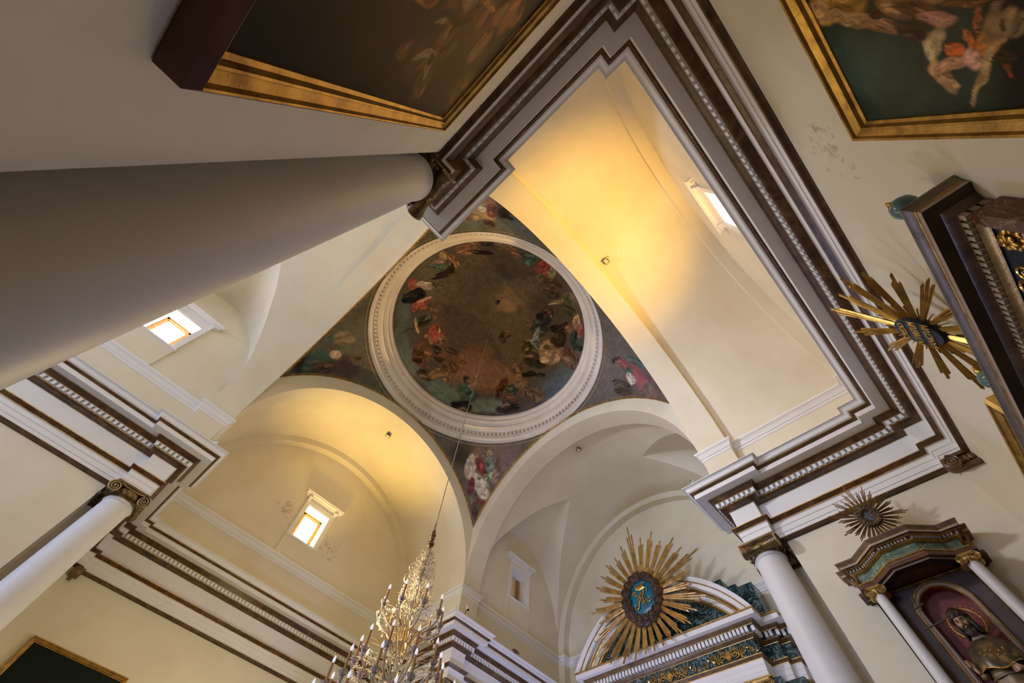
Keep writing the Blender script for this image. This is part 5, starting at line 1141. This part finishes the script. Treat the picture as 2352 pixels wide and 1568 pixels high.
# halo: ring with curled flames, behind the head
m = MB(); hc = (.01, .085, 1.80); HR = .20
m.tube([(hc[0]+HR*math.cos(2*PI*i/48), hc[1], hc[2]+HR*math.sin(2*PI*i/48)) for i in range(49)], .012, 8)
m.tube([(hc[0]+HR*.8*math.cos(2*PI*i/48), hc[1], hc[2]+HR*.8*math.sin(2*PI*i/48)) for i in range(49)], .007, 6)
for k in range(22):
    a_k = 2*PI*k/22; c, s = math.cos(a_k), math.sin(a_k)
    m.tube([(hc[0]+c*HR, hc[1], hc[2]+s*HR), (hc[0]+c*(HR+.03), hc[1], hc[2]+s*(HR+.03)), (hc[0]+c*(HR+.045)-s*.012, hc[1], hc[2]+s*(HR+.045)+c*.012), (hc[0]+c*(HR+.04)-s*.026, hc[1], hc[2]+s*(HR+.04)+c*.026)], [.010, .009, .007, .004], 6)
    m.tube([(hc[0]+c*HR*.8, hc[1], hc[2]+s*HR*.8), (hc[0]+c*HR, hc[1], hc[2]+s*HR)], .005, 5)
m.build('halo', GOLDB, st, smooth=60)
# arms: sleeves under the cape, forearms, hands with five fingers
def skin_limb(name, joints, edges, mat_, parent, sub=2):
    me = bpy.data.meshes.new(name); me.from_pydata([j[0] for j in joints], edges, []); o = bpy.data.objects.new(name, me); C.objects.link(o)
    mo = o.modifiers.new('skin', 'SKIN'); mo.use_smooth_shade = True
    for i, j in enumerate(joints): sv = me.skin_vertices[0].data[i]; sv.radius = (j[1], j[1]); sv.use_root = (i == 0)
    su = o.modifiers.new('sub', 'SUBSURF'); su.levels = sub; su.render_levels = sub
    me.materials.append(mat_); o.parent = parent; return o
# right hand of the saint (viewer's left) grips the staff
HX, HY, HZ = -.335, -.115, 1.285
skin_limb('sleeve', [((-.17, .0, 1.40), .075), ((-.25, -.02, 1.24), .070), ((-.275, -.06, 1.12), .062), ((-.30, -.10, 1.17), .055)], [(0, 1), (1, 2), (2, 3)], ROBE, st)
hand = [((-.300, -.095, 1.165), .026), ((-.318, -.098, 1.215), .024), ((-.320, -.092, 1.255), .033), ((-.322, -.088, 1.290), .034)]
ed = [(0, 1), (1, 2), (2, 3)]
for k in range(4):      # fingers wrap the staff at (HX, HY)
    zz = 1.252+.021*k; b0 = len(hand); L_ = 1-.08*abs(k-1.5)
    hand += [((-.326, -.118, zz), .0105), ((-.338, -.140, zz+.001), .0098), ((-.356, -.136, zz+.002), .0092), ((-.360, -.118*L_ - .0, zz+.002), .0080)]; ed += [(3 if k > 1 else 2, b0), (b0, b0+1), (b0+1, b0+2), (b0+2, b0+3)]
b0 = len(hand); hand += [((-.334, -.078, 1.288), .0125), ((-.350, -.086, 1.305), .0112), ((-.352, -.106, 1.318), .0095)]; ed += [(2, b0), (b0, b0+1), (b0+1, b0+2)]
skin_limb('hand', hand, ed, SKIN, st)
skin_limb('sleeve', [((.17, .0, 1.40), .075), ((.25, -.01, 1.24), .070), ((.26, -.07, 1.10), .062), ((.20, -.17, 1.08), .050)], [(0, 1), (1, 2), (2, 3)], ROBE, st)
hand = [((.205, -.165, 1.08), .026), ((.165, -.20, 1.085), .024), ((.135, -.215, 1.09), .032), ((.115, -.220, 1.09), .032)]; ed = [(0, 1), (1, 2), (2, 3)]
for k in range(4):
    zz = 1.062+.019*k; b0 = len(hand); hand += [((.088, -.226, zz), .0100), ((.062, -.224, zz), .0092), ((.046, -.208, zz), .0085)]; ed += [(3, b0), (b0, b0+1), (b0+1, b0+2)]
b0 = len(hand); hand += [((.128, -.228, 1.120), .0115), ((.108, -.236, 1.142), .0100), ((.092, -.234, 1.155), .0088)]; ed += [(2, b0), (b0, b0+1), (b0+1, b0+2)]
skin_limb('hand', hand, ed, SKIN, st)
fm2 = MB(); fm2.box(-.34, -.30, -.06, .34, .26, .0); fm2.build('plinth', BROWN, st)
sp = MB(); sp.box(-.26, -.22, -.60, .26, .25, -.06); sp.build('pedestal', MPALEG, st)
# staff with two crossbars: held, so a thing of its own
stf = thing('processional_staff', 'thin dark staff with two crossbars leaning in the hand of the statue', 'staff', (V(CX+AW, 0, 0)[0]-.42, SY*K-.035, 3.66), -PI/2)
tb = Vector((-.335, -.118, .05)); tt = Vector((-.385, -.125, 2.22)); dvec = (tt-tb).normalized()
m = MB(); m.tube([tuple(tb), tuple(tb.lerp(tt, .5)), tuple(tt)], .0095, 8); pole = m.build('pole', STAFFM, stf, smooth=60)
for zz, hl in ((2.07, .095), (1.80, .185)):
    p = tb+(tt-tb)*((zz-tb.z)/(tt.z-tb.z)); m = MB(); m.tube([(p.x-hl, p.y-.008, p.z-.02), (p.x+hl, p.y-.008, p.z+.02)], .012, 6); m.build('crossbar', STAFFM, stf, smooth=60)

# ================================================================== CHANDELIER
zc_ = lambda z: z*K+1.5
ch = thing('chandelier', 'large glass chandelier with tiers of brown candles hanging on a long cable from the dome', 'chandelier', V(CX, CY, 0)[:2]+(zc_(.30),))
B0 = zc_(.30)
def zl(z): return zc_(z)-B0
m = MB(); m.tube([(0, 0, zl(.79)), (0, 0, zl(2.612))], .012, 6); m.sphere((0, 0, zl(1.62)), .035, 8, 6); m.build('cable', STEELC, ch)
m = MB(); m.lathe([(0, zl(2.606)), (.10, zl(2.607)), (.12, zl(2.613)), (0, zl(2.615))], 20); m.tube([(.0, 0, zl(2.61)), (0.05, 0, zl(2.60)), (0, 0, zl(2.592)), (-.05, 0, zl(2.60)), (0, 0, zl(2.61))], .012, 6); m.build('ceiling_hook', BLACK, ch, smooth=50)
m = MB()
for k in range(7):
    zz = zl(.79)-k*.045; r_ = .022; ax_ = k % 2
    m.tube([((r_*math.cos(t) if ax_ else 0), (0 if ax_ else r_*math.cos(t)), zz+.03*math.sin(t)) for t in [2*PI*i/10 for i in range(11)]], .007, 5)
for k in range(5):
    zz = zl(.722)-k*.045; r_ = .022; ax_ = k % 2
    m.tube([((r_*math.cos(t) if ax_ else 0), (0 if ax_ else r_*math.cos(t)), zz+.03*math.sin(t)) for t in [2*PI*i/10 for i in range(11)]], .007, 5)
m.build('chain', OLDGOLD, ch)
for (z, r_) in ((.764, .045), (.752, .07), (.741, .062), (.724, .082)):
    m = MB(); m.lathe([(0, -r_), (r_*.5, -r_*.85), (r_*.9, -r_*.4), (r_, 0), (r_*.85, r_*.5), (r_*.4, r_*.9), (r_*.3, r_*1.15), (0, r_*1.2)], 20, 0, Matrix.Translation((0, 0, zl(z)))); m.build('turned_ball', OLDGOLD, ch, smooth=60)
# central stem with glass bulbs
m = MB(); pr = [(.012, zl(.705))]
for k, (z, r_) in enumerate(((.690, .05), (.672, .085), (.655, .05), (.635, .11), (.612, .06), (.590, .10), (.560, .15), (.535, .06), (.50, .10), (.475, .17), (.45, .07), (.42, .14), (.38, .20), (.34, .10), (.30, .05))):
    pr.append((r_*.45, zl(z)+.05)); pr.append((r_, zl(z))); pr.append((r_*.5, zl(z)-.05))
m.lathe(pr, 24); m.build('stem', CRYST2, ch, smooth=50)
random.seed(11)
def curl(mb, a, r0, z0, R_, up, tk=.011, turns=1.3):
    c, s = math.cos(a), math.sin(a); pts = []; rr = []
    for i in range(22):
        t = i/21; th = -PI/2+up*turns*2*PI*t; q = R_*(1-t*.62); x = r0+R_*.9+q*math.cos(th+PI); z = z0+q*math.sin(th)*up
        pts.append((c*x, s*x, z)); rr.append(tk*(1-.5*t))
    mb.tube(pts, rr, 5)
# glass scroll work and leaves, tier by tier
for (z, r_, n_, R_) in ((.690, .03, 7, .07), (.668, .06, 9, .10), (.648, .08, 10, .12), (.625, .09, 10, .13), (.600, .10, 10, .13), (.575, .12, 10, .12)):
    m = MB()
    for k in range(n_): curl(m, 2*PI*k/n_+random.uniform(-.2, .2)+z*40, r_, zl(z), R_*random.uniform(.8, 1.15), random.choice((-1, 1)), tk=.014)
    m.build('glass_scroll', CRYST, ch, smooth=60)
for (z, r_, n_, L_, tilt_) in ((.688, .04, 9, .16, 1.1), (.660, .06, 12, .22, 1.25), (.630, .07, 12, .26, 1.2), (.565, .10, 14, .34, 1.0), (.535, .12, 14, .34, .8), (.475, .14, 18, .46, 1.05), (.445, .16, 18, .50, .9), (.41, .18, 20, .55, .7), (.37, .2, 20, .55, .5)):
    m = MB()
    for k in range(int(n_*1.4)):
        a_ = 2*PI*k/(n_*1.4)+random.uniform(-.15, .15); c, s = math.cos(a_), math.sin(a_); tl_ = tilt_+random.uniform(-.35, .35); L = L_*random.uniform(.75, 1.15); pts = []; rr = []
        for i in range(8):
            t = i/7; x = r_+L*math.cos(tl_)*t+.10*L*t*t*2; zz = zl(z)+L*math.sin(tl_)*t-.28*L*t*t*t; pts.append((c*x, s*x, zz)); rr.append(.017*math.sin(PI*min(1, t*.92+.08))+.002)
        m.tube(pts, rr, 6, flat=.3)
    m.build('glass_leaves', random.choice((CRYST, CRYST, CRYST2, CRYSTG)), ch, smooth=50)
def garland(mb, p, q, sag, n=14, r_=.013):
    p, q = Vector(p), Vector(q)
    for i in range(n+1):
        t = i/n; v = p.lerp(q, t); v.z -= sag*4*t*(1-t); mb.sphere(tuple(v), r_*(1 if i % 3 else 1.5), 6, 4)
def arm_parts(az, R_, ztip, z0, candle_h, lab=None):
    """one arm of a tier: tube arm > saucer, candle, bulb, drops"""
    c, s = math.cos(az), math.sin(az); zb = zl(ztip)-.085-candle_h; pts = []
    for i in range(15):
        t = i/14; x = .10+(R_-.10)*(1-(1-t)**1.7); zz = z0+(zb-.10-z0)*t-.22*R_*math.sin(PI*t)*(1-t)*1.6; pts.append((c*x, s*x, zz))
    pts += [(c*R_, s*R_, zb-.04)]
    m = MB(); m.tube(pts, [.018]*len(pts), 8)
    m.sphere((c*R_, s*R_, zb-.05), .030, 10, 8, sc3=(1, 1, 1.3)); arm = m.build('arm', CRYSTA, ch, smooth=60)
    m = MB(); n = 32; rows = []
    for (r_, dz, am) in ((.012, -.035, 0), (.03, -.03, 0), (.052, -.005, .02), (.062, .03, .06), (.074, .045, .14), (.070, .047, .14), (.055, .03, .05), (.02, .0, 0)):
        rows.append([(c*R_+r_*(1+am*math.cos(8*2*PI*j/n))*math.cos(2*PI*j/n), s*R_+r_*(1+am*math.cos(8*2*PI*j/n))*math.sin(2*PI*j/n), zb+dz) for j in range(n)])
    m.grid(rows, closed_u=True); m.build('saucer', CRYSTA, arm, smooth=50)
    m = MB(); M_ = Matrix.Translation((c*R_, s*R_, zb)); m.lathe([(0, 0), (.021, 0), (.0215, candle_h), (.012, candle_h+.003), (0, candle_h+.003)], 16, 0, M_); m.build('candle', CANDLE, arm, smooth=40)
    m = MB(); m.lathe([(.012, candle_h), (.021, candle_h+.020), (.024, candle_h+.040), (.017, candle_h+.072), (.006, candle_h+.100), (0, candle_h+.110)], 12, 0, M_); m.build('bulb', BULB, arm, smooth=60)
    return (c*R_, s*R_, zb)
tiers = [(9, .0725*K, .576, zl(.51), .26, .25), (10, .0880*K, .478, zl(.41), .29, .05), (12, .1270*K, .418, zl(.35), .30, .2), (12, .160*K, .355, zl(.29), .30, .0)]
for (n_, R_, zt_, z0, chh, ph) in tiers:
    ends = [arm_parts(2*PI*k/n_+ph, R_, zt_, z0, chh) for k in range(n_)]
    m = MB()
    for k in range(n_):
        p = Vector(ends[k])+Vector((0, 0, -.02)); q2 = Vector(ends[(k+1) % n_])+Vector((0, 0, -.02)); garland(m, p, q2, .13, 10, .012)
        garland(m, p, (0.08*math.cos(2*PI*k/n_), .08*math.sin(2*PI*k/n_), p.z+.30), .12, 12, .011)
        for j in range(3): m.lathe([(0, -.075), (.014, -.045), (.010, -.015), (0, 0)], 8, 0, Matrix.Translation(tuple(p.lerp(q2, .33*j)+Vector((0, 0, -.06-.09*(j == 1)-.05*(j == 2))))))
    bg_ = m.build('bead_garlands', CRYST, ch, smooth=50); bg_['kind'] = 'stuff'
# ================================================================== FITTINGS
def floodlight(loc, nrm, spin, label):
    """loc on the vault; nrm points into the room"""
    t = thing('floodlight', label, 'floodlight', loc)
    Nn = Vector(nrm).normalized(); t.rotation_euler = Nn.to_track_quat('Z', 'Y').to_euler(); 
    m = MB(); m.box(-.085, -.11, .10, .085, .11, .145); b_ = m.build('housing', BLACK, t); b_.rotation_euler = (0, 0, spin)
    m = MB(); m.box(-.065, -.09, .145, .065, .09, .152); g = m.build('lamp_glass', GLASSL, b_)
    m = MB(); m.box(-.025, -.032, .152, .025, .032, .156); m.build('led_panel', flat('led', (.55, .48, .30), .4), b_)
    m = MB(); m.tube([(-.09, 0, .12), (-.105, 0, .05), (-.06, 0, .004), (.06, 0, .004), (.105, 0, .05), (.09, 0, .12)], .008, 6); m.tube([(.1, .02, .1), (.15, .06, .07), (.14, .09, .02), (.08, .1, .004)], .006, 6); m.build('bracket', BLACK, t)
    return t
def vn(q, ax):
    p = Vector(V(*q)); c_v = Vector(V(CX if ax == 'y' else q[0], q[1] if ax == 'y' else CY, SPR)); return tuple(c_v-p)
q1 = (.5555, .0848, SPR+math.sqrt(AW*AW-(.5555-CX)**2)); floodlight(V(*q1), vn(q1, 'y'), .15, 'small black floodlight on the glowing yellow vault at the upper right')
q1 = (.5491, 1.6564, SPR+math.sqrt(AW*AW-(.5491-CX)**2)); floodlight(V(*q1), vn(q1, 'y'), .1, 'small black floodlight on the far vault above the bright window')
q1 = (1.337, .8653, SPR+math.sqrt(AW*AW-(.8653-CY)**2)); floodlight(V(*q1), vn(q1, 'x'), .6, 'small black floodlight on the grey vault above the main altar')
def spotcyl(loc, d, label, L_=.20, r_=.045):
    t = thing('spotlight', label, 'spotlight', loc); dv = Vector(d).normalized(); p0 = Vector((0, 0, .10))
    m = MB(); Mx = Matrix.Translation(p0) @ dv.to_track_quat('Z', 'Y').to_matrix().to_4x4()
    m.lathe([(0, -L_/2), (r_*.9, -L_/2), (r_, -L_/2+.015), (r_, L_/2), (r_*.86, L_/2), (r_*.8, L_/2-.02), (0, L_/2-.02)], 24, 0, Mx); m.build('housing', WHITEP, t, smooth=40)
    m = MB(); m.lathe([(0, L_/2-.018), (r_*.78, L_/2-.018), (r_*.86, L_/2+.002)], 24, 0, Mx); m.build('lens', BLACK, t, smooth=40)
    m = MB(); m.tube([(0, 0, 0), (0, 0, .08)], .012, 8); m.lathe([(0, 0), (.035, 0), (.035, .012), (0, .012)], 16); m.build('stand', BLACK, t)
    return t
zt_ = 1.0
spotcyl(V(-.066, 1.424, zt_), (.75, -.35, .35), 'white cylindrical spotlight on the cornice corner above the lower left column')
spotcyl(V(1.096, .278, zt_), (-.7, .45, .35), 'white cylindrical spotlight on the cornice corner above the saint altar')
spotcyl(V(1.100, 1.430, zt_), (0, 0, 1), 'upright white spotlight on the cornice corner behind the chandelier cable', L_=.20, r_=.038)
cm_ = thing('security_camera', 'cream security camera on a black arm on the cornice above the chandelier', 'camera', V(1.168, 1.440, zt_))
m = MB(); Mx = Matrix.Translation((0, -.05, .42)) @ Vector((-.05, -.45, -.85)).to_track_quat('Z', 'Y').to_matrix().to_4x4()
m.lathe([(0, -.10), (.05, -.10), (.058, -.085), (.058, .08), (.052, .095), (.045, .085), (0, .085)], 24, 0, Mx); m.build('housing', flat('cream_housing', (.72, .66, .50), .4), cm_, smooth=40)
m = MB(); m.lathe([(0, .087), (.035, .087), (.044, .097)], 20, 0, Mx); m.build('lens', BLACK, cm_, smooth=40)
m = MB(); m.tube([(0, 0, .40), (-.03, 0, .24), (-.09, 0, .12), (-.13, 0, .0)], .010, 6); m.lathe([(0, 0), (.03, 0), (.03, .01), (0, .01)], 12, 0, Matrix.Translation((-.13, 0, 0))); m.build('arm', BLACK, cm_, smooth=50)
# slack cable and picture hooks on the near left entablature
m = MB(); p = [V(CX-A_+.086*-1-.0, .0, .855)]
E_ = lambda x, y, z: V(x, y, z)
xw = CX-A_
pts = [E_(-.110, .0231, .856), E_(-.1125, .0238, .885), E_(-.1125, .0243, .915), E_(-.100, .0232, .936), E_(-.088, .0255, .953)]
m.tube(pts, .010, 6); m.sphere(pts[0], .022, 8, 6)
tag(m.build('cable', BLACK, smooth=60), 'short black cable drooping over the brown moulding beside the dark painting', 'cable')
def hook(loc, nx_, label):
    m = MB(); m.tube([(0, 0, 0), (nx_*.07, 0, .0), (nx_*.09, 0, .03), (nx_*.08, 0, .05)], .007, 5); m.sphere((nx_*.01, 0, 0), .014, 6, 5)
    o = m.build('picture_hook', BLACK, loc=loc, smooth=50); return tag(o, label, 'hook', 'hooks in the moulding above the dark painting')
hb0 = hook(V(CX-AW+.001, .1173, .7845), 1, 'small iron hook in the wall below the brown moulding, beside the big column')
for (y_, z_, lab) in ((.0329, .777, 'small iron hook below the brown moulding, the middle one of three'), (.0167, .784, 'small iron hook below the brown moulding, the one nearest the painting')):
    h3 = hb0.copy(); C.objects.link(h3); h3.location = V(CX-AW+.001, y_, z_); h3['label'] = lab
# rolled dark cloth left on the far right cornice
m = MB(); lc = V(CX+T_+.40, CY+A_-.006, 1.0)
m.tube([(-.16, 0, .05), (-.05, .01, .07), (.06, -.01, .06), (.17, 0, .04)], [.03, .05, .045, .02], 8); m.tube([(-.10, .03, .03), (.0, .05, .05), (.12, .03, .03)], [.02, .035, .015], 8)
tag(m.build('dark_bundle', OLDGOLD, loc=lc, smooth=60), 'small roll of dark cloth lying on the cornice left of the main altar', 'cloth')
